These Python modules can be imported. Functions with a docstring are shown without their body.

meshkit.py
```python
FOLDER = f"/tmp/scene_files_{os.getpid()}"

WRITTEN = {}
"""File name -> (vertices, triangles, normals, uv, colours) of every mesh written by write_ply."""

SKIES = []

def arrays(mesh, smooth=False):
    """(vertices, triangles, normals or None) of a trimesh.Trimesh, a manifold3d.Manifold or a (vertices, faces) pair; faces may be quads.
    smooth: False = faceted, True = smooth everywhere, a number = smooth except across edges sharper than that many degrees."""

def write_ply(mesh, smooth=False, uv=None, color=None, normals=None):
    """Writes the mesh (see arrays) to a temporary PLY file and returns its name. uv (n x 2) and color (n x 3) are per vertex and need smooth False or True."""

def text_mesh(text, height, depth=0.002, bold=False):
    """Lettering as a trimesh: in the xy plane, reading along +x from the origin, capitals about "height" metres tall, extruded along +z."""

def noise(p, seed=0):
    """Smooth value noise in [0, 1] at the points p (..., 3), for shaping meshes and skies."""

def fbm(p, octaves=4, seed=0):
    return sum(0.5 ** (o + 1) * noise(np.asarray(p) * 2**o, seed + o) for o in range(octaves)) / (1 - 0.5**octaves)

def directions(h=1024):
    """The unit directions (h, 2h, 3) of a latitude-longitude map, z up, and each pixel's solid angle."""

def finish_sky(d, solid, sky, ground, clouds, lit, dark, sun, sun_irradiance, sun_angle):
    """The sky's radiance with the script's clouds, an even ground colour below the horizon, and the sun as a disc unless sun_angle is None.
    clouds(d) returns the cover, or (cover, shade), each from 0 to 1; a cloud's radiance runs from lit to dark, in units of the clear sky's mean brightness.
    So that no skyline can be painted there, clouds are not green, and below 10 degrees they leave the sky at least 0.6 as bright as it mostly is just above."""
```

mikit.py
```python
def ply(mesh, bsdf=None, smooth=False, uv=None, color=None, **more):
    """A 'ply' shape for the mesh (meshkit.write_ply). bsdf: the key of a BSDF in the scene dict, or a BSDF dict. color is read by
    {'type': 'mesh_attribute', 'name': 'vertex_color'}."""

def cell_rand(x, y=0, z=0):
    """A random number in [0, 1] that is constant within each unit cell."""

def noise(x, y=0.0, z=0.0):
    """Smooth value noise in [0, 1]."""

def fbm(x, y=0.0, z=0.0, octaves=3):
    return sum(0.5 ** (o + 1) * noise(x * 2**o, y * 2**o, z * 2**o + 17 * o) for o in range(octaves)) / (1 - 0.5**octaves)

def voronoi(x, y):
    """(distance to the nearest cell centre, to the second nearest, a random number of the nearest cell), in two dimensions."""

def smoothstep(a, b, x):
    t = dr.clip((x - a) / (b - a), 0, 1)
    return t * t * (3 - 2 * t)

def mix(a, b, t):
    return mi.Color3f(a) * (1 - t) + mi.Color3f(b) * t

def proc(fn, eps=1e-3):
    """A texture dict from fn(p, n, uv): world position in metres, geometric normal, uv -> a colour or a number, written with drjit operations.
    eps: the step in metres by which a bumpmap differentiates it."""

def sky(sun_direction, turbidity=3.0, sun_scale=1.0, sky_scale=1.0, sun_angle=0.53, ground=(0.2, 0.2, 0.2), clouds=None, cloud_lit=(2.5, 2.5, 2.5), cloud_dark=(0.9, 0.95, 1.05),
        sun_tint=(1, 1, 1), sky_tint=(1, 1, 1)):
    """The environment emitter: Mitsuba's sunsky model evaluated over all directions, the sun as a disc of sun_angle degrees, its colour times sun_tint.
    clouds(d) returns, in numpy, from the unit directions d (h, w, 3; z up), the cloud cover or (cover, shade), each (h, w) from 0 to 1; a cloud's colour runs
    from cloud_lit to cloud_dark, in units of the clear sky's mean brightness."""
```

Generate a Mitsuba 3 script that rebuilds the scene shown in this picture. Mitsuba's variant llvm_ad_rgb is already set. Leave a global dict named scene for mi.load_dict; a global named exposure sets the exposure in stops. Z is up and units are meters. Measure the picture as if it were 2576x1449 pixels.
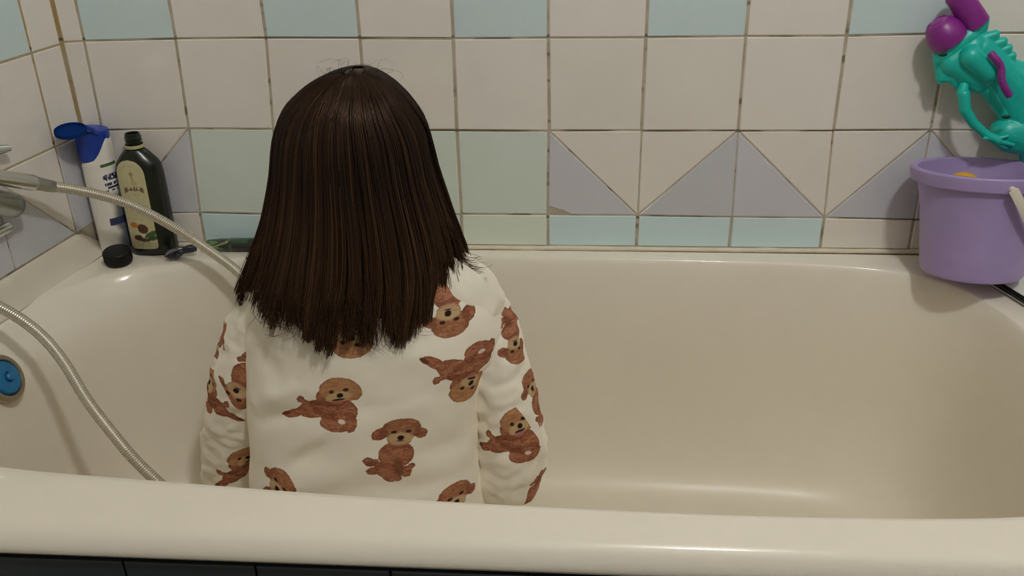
import math, numpy as np, trimesh, manifold3d, drjit as dr, mitsuba as mi, mikit, meshkit
from mikit import proc, noise, fbm, smoothstep, mix
from scipy.interpolate import CubicSpline, PchipInterpolator
T4 = mi.ScalarTransform4f
rng = np.random.default_rng(7)
PI = math.pi
scene, labels = {}, {}

# ------------------------------------------------------------------ camera, light, exposure
exposure = 0.0
EYE = np.array([0.04844954, -1.4606596, 1.24738832])
CAM = np.array([[0.99742344, 0.06908015, -0.01934995], [0.01307284, -0.44023238, -0.8977887], [-0.07053785, 0.89522253, -0.44000117]])   # rows: right, down, forward
FPX = 2300.0
scene['camera'] = {'type': 'perspective', 'fov_axis': 'x', 'fov': math.degrees(2 * math.atan(1288 / FPX)), 'near_clip': 0.02, 'far_clip': 20.0,
                   'to_world': T4().look_at(origin=EYE.tolist(), target=(EYE + CAM[2]).tolist(), up=(-CAM[1]).tolist())}
LAMP_AT, LAMP_R = np.array([0.44, -1.42, 2.36]), 0.065
LAMP_RGB = [268.0, 268.0, 257.0]


def at(x, y, Y=None, Z=None):
    """The point of the photograph's pixel (x, y) at depth Y or at height Z (survey of the real places)."""
    d = CAM.T @ np.array([(x - 1288) / FPX, (y - 724.5) / FPX, 1.0])
    t = (Y - EYE[1]) / d[1] if Y is not None else (Z - EYE[2]) / d[2]
    return EYE + t * d


# ------------------------------------------------------------------ helpers
def add(key, mesh, bsdf, smooth=30, **kw):
    name, n = key, 0
    while name in scene:
        n += 1
        name = f'{key}_{n:03d}'
    scene[name] = mikit.ply(mesh, bsdf, smooth, **kw)
    return name


def tag(key, label=None, category=None, group=None, kind=None):
    labels[key] = {k: v for k, v in dict(label=label, category=category, group=group, kind=kind).items() if v}


def grid_faces(n, m, wrap=True):
    i, j = np.meshgrid(np.arange(n - 1), np.arange(m if wrap else m - 1), indexing='ij')
    a, b = i * m + j, i * m + (j + 1) % m
    return np.stack([a, b, b + m, a + m], -1).reshape(-1, 4)


def loft(rings, cap0=True, cap1=True):
    """rings (n, m, 3), each counter-clockwise seen from the last one, as a closed skin."""
    r = np.asarray(rings, float)
    n, m = r.shape[:2]
    v, q = r.reshape(-1, 3), grid_faces(n, m)
    f = np.vstack([q[:, [0, 1, 2]], q[:, [0, 2, 3]]])
    if cap0:
        c = len(v); v = np.vstack([v, r[0].mean(0)]); j = np.arange(m)
        f = np.vstack([f, np.stack([np.full(m, c), (j + 1) % m, j], 1)])
    if cap1:
        c = len(v); v = np.vstack([v, r[-1].mean(0)]); j = np.arange(m); o = (n - 1) * m
        f = np.vstack([f, np.stack([np.full(m, c), o + j, o + (j + 1) % m], 1)])
    return trimesh.Trimesh(v, f, process=False)


def lathe(profile, seg=64):
    """profile [(r, z)...] from bottom to top, outside seen from outside."""
    a = np.arange(seg) * 2 * PI / seg
    p = np.asarray(profile, float)
    r = np.stack([p[:, None, 0] * np.cos(a), p[:, None, 0] * np.sin(a), np.broadcast_to(p[:, None, 1], (len(p), seg))], -1)
    return loft(r)


def frames(p):
    p = np.asarray(p, float)
    t = np.gradient(p, axis=0); t /= np.linalg.norm(t, axis=1, keepdims=True) + 1e-12
    a = np.cross(t[0], [0, 0, 1.0] if abs(t[0, 2]) < .9 else [1.0, 0, 0]); a /= np.linalg.norm(a)
    A = [a]
    for i in range(1, len(p)):
        a = A[-1] - t[i] * (A[-1] @ t[i]); A.append(a / np.linalg.norm(a))
    A = np.array(A)
    return t, A, np.cross(t, A)


def tube(p, r, seg=14):
    p = np.asarray(p, float)
    t, A, Bn = frames(p)
    r = np.broadcast_to(r, (len(p),))
    a = np.arange(seg) * 2 * PI / seg
    return loft(p[:, None] + r[:, None, None] * (np.cos(a)[None, :, None] * A[:, None] + np.sin(a)[None, :, None] * Bn[:, None]))


def spline(pts, n):
    p = np.asarray(pts, float)
    s = np.r_[0, np.cumsum(np.linalg.norm(np.diff(p, axis=0), axis=1))]
    return CubicSpline(s, p)(np.linspace(0, s[-1], n))


def rbox(lo, hi, c=0.002):
    """A box with chamfered edges."""
    lo, hi = np.asarray(lo, float), np.asarray(hi, float)
    pts = []
    for k in range(3):
        l, h = lo + c, hi - c
        l[k], h[k] = lo[k], hi[k]
        pts += [(x, y, z) for x in (l[0], h[0]) for y in (l[1], h[1]) for z in (l[2], h[2])]
    return trimesh.Trimesh(*[getattr(trimesh.convex.convex_hull(np.array(pts)), k) for k in ('vertices', 'faces')], process=False)


def cat(*m):
    return trimesh.util.concatenate(list(m))


def moved(m, M):
    m = m.copy(); m.apply_transform(M); return m


def ball(c, r):
    return manifold3d.Manifold.sphere(r, 28).translate([float(x) for x in c])


def bone(a, b, ra, rb):
    return manifold3d.Manifold.batch_hull([ball(a, ra), ball(b, rb)])


def to_tri(m):
    k = m.to_mesh()
    return trimesh.Trimesh(k.vert_properties[:, :3], k.tri_verts, process=True)


def flesh(parts, length, rounds=12):
    m = manifold3d.Manifold.batch_boolean(parts, manifold3d.OpType.Add).refine_to_length(length)
    t = to_tri(m)
    trimesh.smoothing.filter_taubin(t, lamb=.5, nu=.52, iterations=rounds)
    return t


# ------------------------------------------------------------------ materials
def srgb(r, g, b):
    return [((c / 255 + .055) / 1.055) ** 2.4 if c > 10.3 else c / 255 / 12.92 for c in (r, g, b)]


def mat(name, color, rough=.5, spec=.5, metal=0.0, coat=0.0, **kw):
    c = color if isinstance(color, dict) else {'type': 'rgb', 'value': list(color)}
    if isinstance(rough, (int, float)): rough = float(rough)
    d = {'type': 'principled', 'base_color': c, 'roughness': rough, 'specular': spec, 'metallic': metal}
    if coat:
        d |= {'clearcoat': coat, 'clearcoat_gloss': .95}
    scene[name] = {'type': 'twosided', 'bsdf': d | kw}
    return name


def mottled(c, amount=.06, scale=18.0):
    return proc(lambda p, n, uv: mi.Color3f(c) * (1 - amount + 2 * amount * fbm(p.x * scale, p.y * scale, p.z * scale)))


for nm, c in dict(white=(.69, .655, .61), pearl=(.705, .67, .63), cream=(.725, .68, .62), blue=(.53, .64, .66), sky=(.55, .70, .73), mint=(.59, .665, .61), pale_mint=(.65, .715, .63), lilac=(.53, .53, .585), grey_lilac=(.50, .505, .55)).items():
    mat('tile_' + nm, mottled(c, .035, 9.0), .13, .5)
WEAR = [at(703, 1373, Z=.593), at(703, 1420, Z=.572), at(1287, 1446, Z=.565)]


def enamel(p, n, uv):
    c = mix([.735, .68, .578], [.755, .707, .615], smoothstep(.44, .59, p.z)) * (.965 + .07 * fbm(p.x * 5, p.y * 5, p.z * 5))
    st = smoothstep(.05, 0, dr.sqrt(dr.square(p.x + .905) + dr.square(p.y + .16))) * .4
    c = mix(c, [.42, .33, .18], st)
    for q in WEAR:
        d = dr.sqrt(dr.square(p.x - q[0]) + dr.square(p.y - q[1]) + dr.square(p.z - q[2]))
        c = mix(c, [.05, .045, .04], smoothstep(.0035, .0015, d + .0015 * noise(p.x * 900, p.y * 900, p.z * 900)))
    return c


_en = proc(enamel)
scene['tub_enamel'] = {'type': 'twosided', 'bsdf': {'type': 'blendbsdf', 'weight': proc(lambda p, n, uv: smoothstep(.40, .585, p.z)),
                       'bsdf_0': {'type': 'principled', 'base_color': _en, 'roughness': .24, 'specular': .10},     # scoured inside
                       'bsdf_1': {'type': 'principled', 'base_color': _en, 'roughness': .085, 'specular': .45}}}


def grout(p, n, uv):
    c = mix([.30, .26, .19], [.46, .41, .33], fbm(p.x * 30, p.y * 30, p.z * 30))
    corner = smoothstep(.05, .0, dr.abs(p.x + .797)) * smoothstep(.72, .80, p.z)
    c = mix(c, [.36, .26, .10], corner * (.35 + .65 * noise(p.z * 14, 3.0)))
    fz = (p.z - .666) / .152
    hor = smoothstep(.022, .010, dr.abs(fz - dr.round(fz)))
    c = mix(c, [.085, .068, .042], hor * smoothstep(.30, .62, noise(p.x * 16, p.y * 16, dr.round(fz) * 5.3)) * .85)
    return mix(c, [.10, .085, .05], smoothstep(.62, .8, fbm(p.x * 22 + 40, p.y * 22, p.z * 60)) * .8)


mat('grout', proc(grout), .9, .2)
mat('caulk', mottled((.60, .545, .43), .15, 60), .5, .4)
mat('caulk_white', mottled((.66, .615, .53), .08, 14), .35, .45)
mat('plaster', mottled((.40, .385, .36), .04, 4), .9, .2)
mat('ceiling_paint', mottled((.62, .60, .57), .03, 4), .9, .2)
mat('navy_tile', mottled((.020, .030, .038), .25, 12), .3, .5)
mat('dark_gap', (.02, .02, .02), .8, .2)
mat('floor_tile', mottled((.25, .23, .20), .2, 8), .35, .4)
mat('lamp_base', (.8, .8, .78), .4)

# ------------------------------------------------------------------ the room
ZR, P = 0.666, 0.152                 # height of the joint over the half row, tile pitch
XC = -0.795                          # the left corner
FL = math.radians(8.0)               # the left wall is not square to the back wall
HT = 2.5
XR = 1.25
YF = -2.0


def left(t, z, dpt=0.0):
    """Point of the left wall t metres from the corner."""
    return np.array([XC - t * math.sin(FL) + dpt * math.cos(FL), -t * math.cos(FL) - dpt * math.sin(FL), z])


def slab(lo, hi):
    return trimesh.creation.box(bounds=[lo, hi])


BK = .009                            # depth from a tile's face to the wall behind it
wb = slab((XC - .12, .0014, 0), (XR + .12, .12, HT))
add('wall_back', wb, 'grout', False)
tag('wall_back', 'bathroom wall behind the tub covered in white, blue, mint and lilac tiles', kind='structure')
a, b = left(-.1, 0), left(2.2, 0)
n_in = np.array([math.cos(FL), -math.sin(FL), 0.0])
poly = [a - n_in * .0014, b - n_in * .0014, b - n_in * .12, a - n_in * .12]
wl = trimesh.convex.convex_hull(np.array([[*p[:2], z] for p in poly for z in (0, HT)]))
add('wall_left', wl, 'grout', False)
tag('wall_left', 'tiled wall at the tap end of the tub', kind='structure')
add('wall_right', slab((XR, YF - .1, 0), (XR + .1, .12, HT)), 'plaster', False)
tag('wall_right', 'plain wall past the foot end of the tub', kind='structure')
add('wall_front', slab((-1.4, YF - .1, 0), (XR + .1, YF, HT)), 'plaster', False)
tag('wall_front', 'plain wall behind the photographer', kind='structure')
add('ceiling', slab((-1.4, YF - .1, HT), (XR + .1, .12, HT + .1)), 'ceiling_paint', False)
tag('ceiling', 'plain bathroom ceiling', kind='structure')
add('floor', slab((-1.4, YF - .1, -.1), (XR + .1, .12, 0)), 'floor_tile', False)
tag('floor', 'bathroom floor in front of the tub', kind='structure')


def tile(pts, nrm, inset, bevel=.0016, depth=BK, lift=None):
    """A bevelled tile: convex polygon pts on the wall's face, nrm out of the wall."""
    p = np.asarray(pts, float)
    nrm = np.asarray(nrm, float)
    n = len(p)
    if np.dot(np.cross(p[1] - p[0], p[2] - p[0]), nrm) < 0:
        p = p[::-1]

    def shrink(q, d):
        out = []
        for i in range(n):
            e0, e1 = q[i] - q[i - 1], q[(i + 1) % n] - q[i]
            e0, e1 = e0 / np.linalg.norm(e0), e1 / np.linalg.norm(e1)
            i0, i1 = np.cross(nrm, e0), np.cross(nrm, e1)
            m = i0 + i1
            out.append(q[i] + m * d / max(1e-6, (1 + i0 @ i1)))
        return np.array(out)
    up = np.zeros(n) if lift is None else np.asarray(lift)
    o = shrink(p, inset)
    i = shrink(p, inset + bevel)
    rings = [o - nrm * depth, o - nrm * bevel + nrm * up[:, None], i + nrm * up[:, None]]
    return loft(rings, cap0=False)


TN = {}


def put_tile(wall, pts, nrm, look, inset=.0011):
    pts = np.array(pts, float)
    along = np.cross(nrm, [0, 0, 1.0])
    mid = pts.mean(0)
    if len(pts) == 4:                 # upright joints are wider than level ones
        pts = pts - along * (np.sign((pts - mid) @ along) * .0009)[:, None]
    lift = rng.uniform(-.0006, .0006) + rng.uniform(-.0004, .0004, len(pts))
    add(wall + '__tile', tile(pts, nrm, inset, lift=lift), 'tile_' + look, 35)


# measured joints of the hand-laid back wall (pixel of each crossing, by row and column)
SEEN = {2: {-5: (210.5, 104), -4: (440.7, 97.8), -3: (668.3, 95.4), -2: (904.3, 96), -1: (1140, 97.5), 0: (1378.9, 95.6), 1: (1624.8, 94.5), 2: (1876, 92), 3: (2129.8, 90.7)},
        1: {-4: (473.9, 323.5), -3: (686.5, 324.8), -1: (1149, 328.2), 0: (1381, 329.6), 1: (1613.6, 329), 2: (1856.8, 329.2), 3: (2096.7, 329), 4: (2342, 326.8)},
        0: {-4: (501.5, 534.7), -1: (1160, 539), 0: (1378, 540.4), 1: (1604, 542), 2: (1841.6, 546), 3: (2074, 548)}}
RIM = .608


def joint(r, c):
    if r == -1:                       # foot of the half row
        x = joint(0, c)[0]
        return np.array([x, 0, RIM + .0035])
    if r in SEEN and c in SEEN[r]:
        return at(*SEEN[r][c], Y=0)
    if c == -6:
        return np.array([XC + .001, 0, (ZR + r * P) - (.005 if r == 2 else 0)])
    dx = joint(2, c)[0] - c * P if r > 2 and c <= 3 else 0.0
    return np.array([c * P + dx, 0, ZR + r * P])


BACK_N = np.array([0, -1.0, 0])
top = {-6: 'pearl'}
for c in range(-6, 8):
    top.setdefault(c, 'blue' if c % 2 else 'pearl')
for r in (-1, 0, 1, 2, 3, 4):
    for c in range(-6, 8):
        q = [joint(r, c), joint(r, c + 1), joint(r + 1, c + 1), joint(r + 1, c)]
        if r == 0 and c in (-5, 0, 1, 2, 3, 4, 5, 6):
            s = {-5: 1, 0: 0, 1: 1, 2: 0, 3: 1, 4: 0, 5: 1, 6: 0}[c]
            look = 'grey_lilac' if c in (1, 3) else 'lilac'
            if s:                     # the white half above the rising diagonal, the lilac half below it
                put_tile('wall_back', [q[0], q[1], q[2]], BACK_N, look, .0009)
                put_tile('wall_back', [q[0], q[2], q[3]], BACK_N, 'white', .0009)
            else:
                cut = [q[0] + (q[1] - q[0]) * .26, q[1], q[3], q[0] + (q[3] - q[0]) * .10, q[0] + (q[1] - q[0]) * .17 + (q[3] - q[0]) * .045] if c == 0 else [q[0], q[1], q[3]]   # one chipped corner
                put_tile('wall_back', cut, BACK_N, look, .0009)
                put_tile('wall_back', [q[1], q[2], q[3]], BACK_N, 'white', .0009)
            continue
        if r == -1:
            look = {-6: 'white', -5: 'white', -4: 'sky', -3: 'sky', -2: 'sky', -1: 'pale_mint', 0: 'sky', 1: 'sky', 2: 'sky'}.get(c, 'cream')
            if c == -5:
                q = [q[0], q[1], q[2], q[3]]
        elif r == 0:
            look = 'grey_lilac' if c == -6 else 'mint' if c < 0 else 'white'
        elif r == 1 or r == 3:
            look = ('white', 'pearl')[(c * 7 + r) % 3 == 0]
        elif r == 2:
            look = top[c]
        else:
            look = ('white', 'pearl')[(c + r) % 2]
        put_tile('wall_back', q, BACK_N, look)
DZ = -.0075
xs = [0.0015, .072] + [.072 + P * k for k in range(1, 8)]
for r in (-1, 0, 1, 2, 3, 4):
    if r == -1:
        continue
    z0, z1 = (ZR + r * P + DZ, ZR + (r + 1) * P + DZ)
    for c in range(len(xs) - 1):
        q = [left(xs[c], z0), left(xs[c + 1], z0), left(xs[c + 1], z1), left(xs[c], z1)]
        if r == 0 and c >= 1:
            if c % 2:                 # lilac half away from the corner
                put_tile('wall_left', [q[0], q[1], q[2]], n_in, 'grey_lilac', .0009)
                put_tile('wall_left', [q[0], q[2], q[3]], n_in, 'white', .0009)
            else:
                put_tile('wall_left', [q[0], q[1], q[3]], n_in, 'grey_lilac', .0009)
                put_tile('wall_left', [q[1], q[2], q[3]], n_in, 'white', .0009)
            continue
        look = 'grey_lilac' if r == 0 else 'white'
        if r == 2:
            look = 'pearl' if c % 2 == 0 else 'blue'
        put_tile('wall_left', q, n_in, look)

for r in range(4):
    for c in range(5, len(xs) - 1):
        z1 = ZR + DZ - P * r
        x0 = max(xs[c], .765)
        put_tile('wall_left', [left(x0, z1 - P), left(xs[c + 1], z1 - P), left(xs[c + 1], z1), left(x0, z1)], n_in, 'white')

# ------------------------------------------------------------------ bathtub
M = 240
inner_pts = np.array([(-.617, -.645), (-.45, -.660), (-.278, -.673), (-.017, -.686), (.198, -.691), (.402, -.688), (.514, -.680), (.60, -.655), (.655, -.60), (.685, -.5), (.69, -.36), (.682, -.24), (.655, -.15),
                      (.60, -.092), (.5, -.058), (.3, -.042), (.1, -.036), (-.1, -.037), (-.3, -.042), (-.5, -.055), (-.62, -.075), (-.715, -.110), (-.775, -.165), (-.812, -.24), (-.83, -.34), (-.83, -.43), (-.805, -.53), (-.74, -.605)])
inner_pts = np.vstack([inner_pts, inner_pts[:1]])
s = np.r_[0, np.cumsum(np.linalg.norm(np.diff(inner_pts, axis=0), axis=1))]
dense = CubicSpline(s, inner_pts, bc_type='periodic')(np.linspace(0, s[-1], 2000, endpoint=False))
cen = np.array([-.07, -.365])
ang = np.arctan2(dense[:, 1] - cen[1], dense[:, 0] - cen[0])
order = np.argsort(ang)
# spread the spokes evenly along the rim
A0 = np.interp(np.linspace(0, 1, M, endpoint=False), np.linspace(0, 1, 2000, endpoint=False), np.unwrap(ang))
A0 = np.sort((A0 + PI) % (2 * PI) - PI)
rad_in = np.interp(A0, ang[order], np.hypot(*(dense - cen).T)[order], period=2 * PI)
D = np.stack([np.cos(A0), np.sin(A0)], 1)
inner = cen + D * rad_in[:, None]


def ray_out(d):
    """Outer outline of the tub along d: a rectangle whose left side follows the wall, corners rounded."""
    best = 9.0
    tl = np.array([-math.sin(FL), -math.cos(FL)])
    nl = np.array([-math.cos(FL), math.sin(FL)])
    for nn, o in ((nl, nl @ np.array([XC, 0]) - .0015), (np.array([1.0, 0]), .745), (np.array([0, 1.0]), -.0015), (np.array([0, -1.0]), .741)):
        k = nn @ d
        if k > 1e-9:
            best = min(best, (o - nn @ cen) / k)
    return best


rad_out = np.array([ray_out(d) for d in D])
sm = np.minimum(rad_out, .90)
outer = cen + D * rad_out[:, None]
# round the two free corners (front right, back right)
for sx, sy, R in ((1, -1, .06), (1, 1, .05)):
    cc = np.array([.745 - R, -.741 + R if sy < 0 else -.0015 - R])
    msk = ((outer[:, 0] - cc[0]) > 0) & ((outer[:, 1] - cc[1]) * sy > 0)
    for i in np.nonzero(msk)[0]:
        # intersection of the spoke with the arc
        f = cen - cc
        bq, cq = D[i] @ f, f @ f - R * R
        disc = bq * bq - cq
        if disc > 0:
            outer[i] = cen + D[i] * (-bq + math.sqrt(disc))
wdt = np.linalg.norm(outer - inner, axis=1)
front = np.clip((-outer[:, 1] - .60) / .13, 0, 1); front = front * front * (3 - 2 * front)
floor_o = np.array([-.06, -.415]) + (inner - np.array([-.07, -.365])) * np.array([.80, .60])
floor_o[:, 1] = -.415 + (floor_o[:, 1] + .415) * (1 - .50 * np.clip((floor_o[:, 0] - .12) / .75, -1, 1) ** 2)
zt = RIM
rings = []
# underside and roll of the rim, from the outer lip to the inner ridge: (fraction of the width from inside, drop at the front, drop elsewhere)
for fr, df, de, pull in [(.86, .042, .020, 0), (.97, .044, .020, 0), (1.0, .040, .016, 0), (1.0, .034, .008, 0), (.955, .0275, .005, 0), (.90, .0215, .003, 0), (.84, .0172, .002, 0), (.76, .0137, .001, 0), (.66, .0112, .0004, 0), (.55, .0092, 0, 0), (.44, .0067, 0, 0), (.34, .0042, 0, 0), (.22, .0015, .0, 0), (.10, .0002, .0002, 0), (0, .0008, .0008, 0)]:
    xy = inner + (outer - inner) * fr
    rings.append(np.column_stack([xy, zt - (front * df + (1 - front) * de)]))
prof = [(.012, .0036), (.024, .0085), (.036, .016), (.048, .027), (.062, .043), (.08, .066), (.105, .10), (.135, .14), (.17, .18), (.21, .22), (.255, .26), (.31, .297), (.38, .333), (.46, .361), (.56, .385), (.68, .403), (.82, .414), (1.0, .419)]
for a_, dz in prof:
    xy = inner + (floor_o - inner) * a_
    xy[:, 0] += np.clip((-.55 - inner[:, 0]) / .2, 0, 1) ** 2 * .04 * min(1, dz / .065) * (1 - a_)
    rings.append(np.column_stack([xy, np.full(M, zt - dz)]))
for k in (.75, .5, .25, .08):
    xy = floor_o.mean(0) + (floor_o - floor_o.mean(0)) * k
    rings.append(np.column_stack([xy, np.full(M, zt - .419 - .004 * (1 - k))]))
tub_in = np.array(rings)
FLOOR_Z = zt - .422
# the outside of the shell, a little below the inside
shell = [np.column_stack([inner + (outer - inner) * .2, np.full(M, zt - .055)]), np.column_stack([inner + (floor_o - inner) * .1, np.full(M, zt - .16)]),
         np.column_stack([inner + (floor_o - inner) * .30, np.full(M, zt - .32)]), np.column_stack([inner + (floor_o - inner) * .6, np.full(M, zt - .428)]), np.column_stack([inner + (floor_o - inner) * 1.0, np.full(M, zt - .445)])]
tub_mesh = loft(np.concatenate([np.array(shell[::-1]), tub_in]))
add('bathtub__basin', tub_mesh, 'tub_enamel', 60)
tag('bathtub', 'white enamelled bathtub with a rolled rim and a child inside it', 'bathtub')
# feet under the basin
for x in (-.45, .38):
    for y in (-.47, -.26):
        add('bathtub__foot', tube([(x, y, .160), (x, y, .1), (x, y, .012), (x, y, 0)], [.022, .018, .02, .02], 12), 'dark_gap', 40)

# overflow with the blue plug, on the tap end
mat('dull_metal', mottled((.36, .30, .22), .2, 50), .35, .5, metal=.8)
mat('blue_rubber', mottled((.010, .13, .30), .15, 40), .45, .4)


def tub_hit(y, z):
    """x of the tap end's inner wall at (y, z)."""
    k = np.argmin(np.abs(tub_in[15:, :, 2].mean(1) - z)) + 15
    ring = tub_in[k]
    lw = ring[ring[:, 0] < -.45]
    return lw[np.argmin(np.abs(lw[:, 1] - y))]


h = tub_hit(-.378, .552)
h1, h2 = tub_hit(-.378, .508), tub_hit(-.378, .58)
up = h2 - h1; up[1] = 0; up /= np.linalg.norm(up)
nx = np.array([up[2], 0, -up[0]])
F = np.eye(4); F[:3, 0] = [0, -1, 0]; F[:3, 1] = up; F[:3, 2] = nx; F[:3, 0] = np.cross(up, nx); F[:3, 3] = [h[0] - .003, -.378, .556]
add('overflow__ring', moved(lathe([(.024, .0), (.034, .0), (.036, .002), (.036, .006), (.033, .009), (.028, .009), (.026, .006), (.0255, .002)], 48), F), 'dull_metal', 40)
add('overflow__plug', moved(lathe([(.0255, .001), (.0255, .008), (.023, .011), (.012, .0125), (.008, .0125), (.007, .009), (.0, .0085)], 48), F), 'blue_rubber', 40)
nub = moved(lathe([(.006, .006), (.006, .016), (.004, .018), (.0, .018)], 20), F)
add('overflow__nub', nub, 'blue_rubber', 40)
tag('overflow', 'round blue rubber plug in a dull metal ring on the tub end wall', 'overflow')
tag('overflow__plug', 'blue rubber plug')
tag('overflow__ring', 'dull metal ring')

# caulk line between the half row of tiles and the rim
cz = rng.normal(0, .0006, 60)
cx = np.linspace(XC + .004, .70, 60)
add('trim_1', tube(np.column_stack([cx, np.full(60, -.0015), RIM + .0005 + cz * .4]), .0042 + np.abs(cz) * .8, 8), 'caulk', 60)
tag('trim_1', 'cream caulk line along the back rim of the tub', kind='structure')
tt = np.linspace(.004, .08, 12)
add('trim_2', tube(np.array([left(t, RIM + .0005, .0015) for t in tt]), .0030, 8), 'caulk', 60)
tag('trim_2', 'cream caulk line between tub end and left wall', kind='structure')

fl_r = []
for t in np.linspace(.002, .74, 50):
    k = min(1.0, max(0.0, (t - .002) / .075)); k = k * k * (3 - 2 * k)
    hgt = (ZR + DZ - RIM) * (.12 + .86 * k)
    wig = .0012 * math.sin(t * 31) + .0008 * math.sin(t * 77 + 1)
    pr = [(.0003, -.001), (.0003, hgt), (.0030 + wig, hgt - .0008), (.0055 + wig, hgt * .80), (.0085 + wig, hgt * .45), (.0125 + wig, hgt * .16), (.0185 + wig, .0006), (.0185 + wig, -.001)]
    fl_r.append(np.array([left(t, RIM + z_, d_) for d_, z_ in pr]))
flm = loft(fl_r); flm.fix_normals()
add('trim_3', flm, 'caulk_white', 40)
tag('trim_3', 'smooth cream filler sloping from the left wall down to the tub end', kind='structure')

# dark screen of the tub, below the near rim
add('tub_screen__backing', slab((-.885, -.722, 0), (.74, -.712, .555)), 'dark_gap', False)
xj = np.linspace(-.885, .74, 12)
for i in range(11):
    for z0, z1 in ((.40, .55), (.25, .40), (.10, .25)):
        add('tub_screen__panel', tile([(xj[i], -.730, z0), (xj[i + 1], -.730, z0), (xj[i + 1], -.730, z1), (xj[i], -.730, z1)], BACK_N, .0012, depth=.008), 'navy_tile', 35)
tag('tub_screen', 'dark navy tiled screen under the near rim of the tub', 'tub screen')

# ------------------------------------------------------------------ ceiling lamp
scene['ceiling_lamp__globe'] = {'type': 'sphere', 'center': LAMP_AT.tolist(), 'radius': LAMP_R, 'bsdf': {'type': 'ref', 'id': 'lamp_base'}, 'emitter': {'type': 'area', 'radiance': {'type': 'rgb', 'value': LAMP_RGB}}}
add('ceiling_lamp__base', moved(lathe([(.0, 0), (.06, 0), (.065, .01), (.065, HT - LAMP_AT[2] - LAMP_R + .012)], 40), trimesh.transformations.translation_matrix([*LAMP_AT[:2], LAMP_AT[2] + LAMP_R - .012])), 'lamp_base', 40)
tag('ceiling_lamp', 'round glowing globe lamp on the bathroom ceiling', 'lamp')

# ------------------------------------------------------------------ bottles on the tap-end corner of the tub
def oval(cx, cy, z, rx, ry, e=2.4, m=72, tilt=0.0):
    a = np.arange(m) * 2 * PI / m
    c, s_ = np.cos(a), np.sin(a)
    return np.column_stack([cx + rx * np.sign(c) * np.abs(c) ** (2 / e), cy + ry * np.sign(s_) * np.abs(s_) ** (2 / e), np.full(m, z) + tilt * (c * rx)])


def at_base(M4, mesh):
    return moved(mesh, M4)


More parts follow.
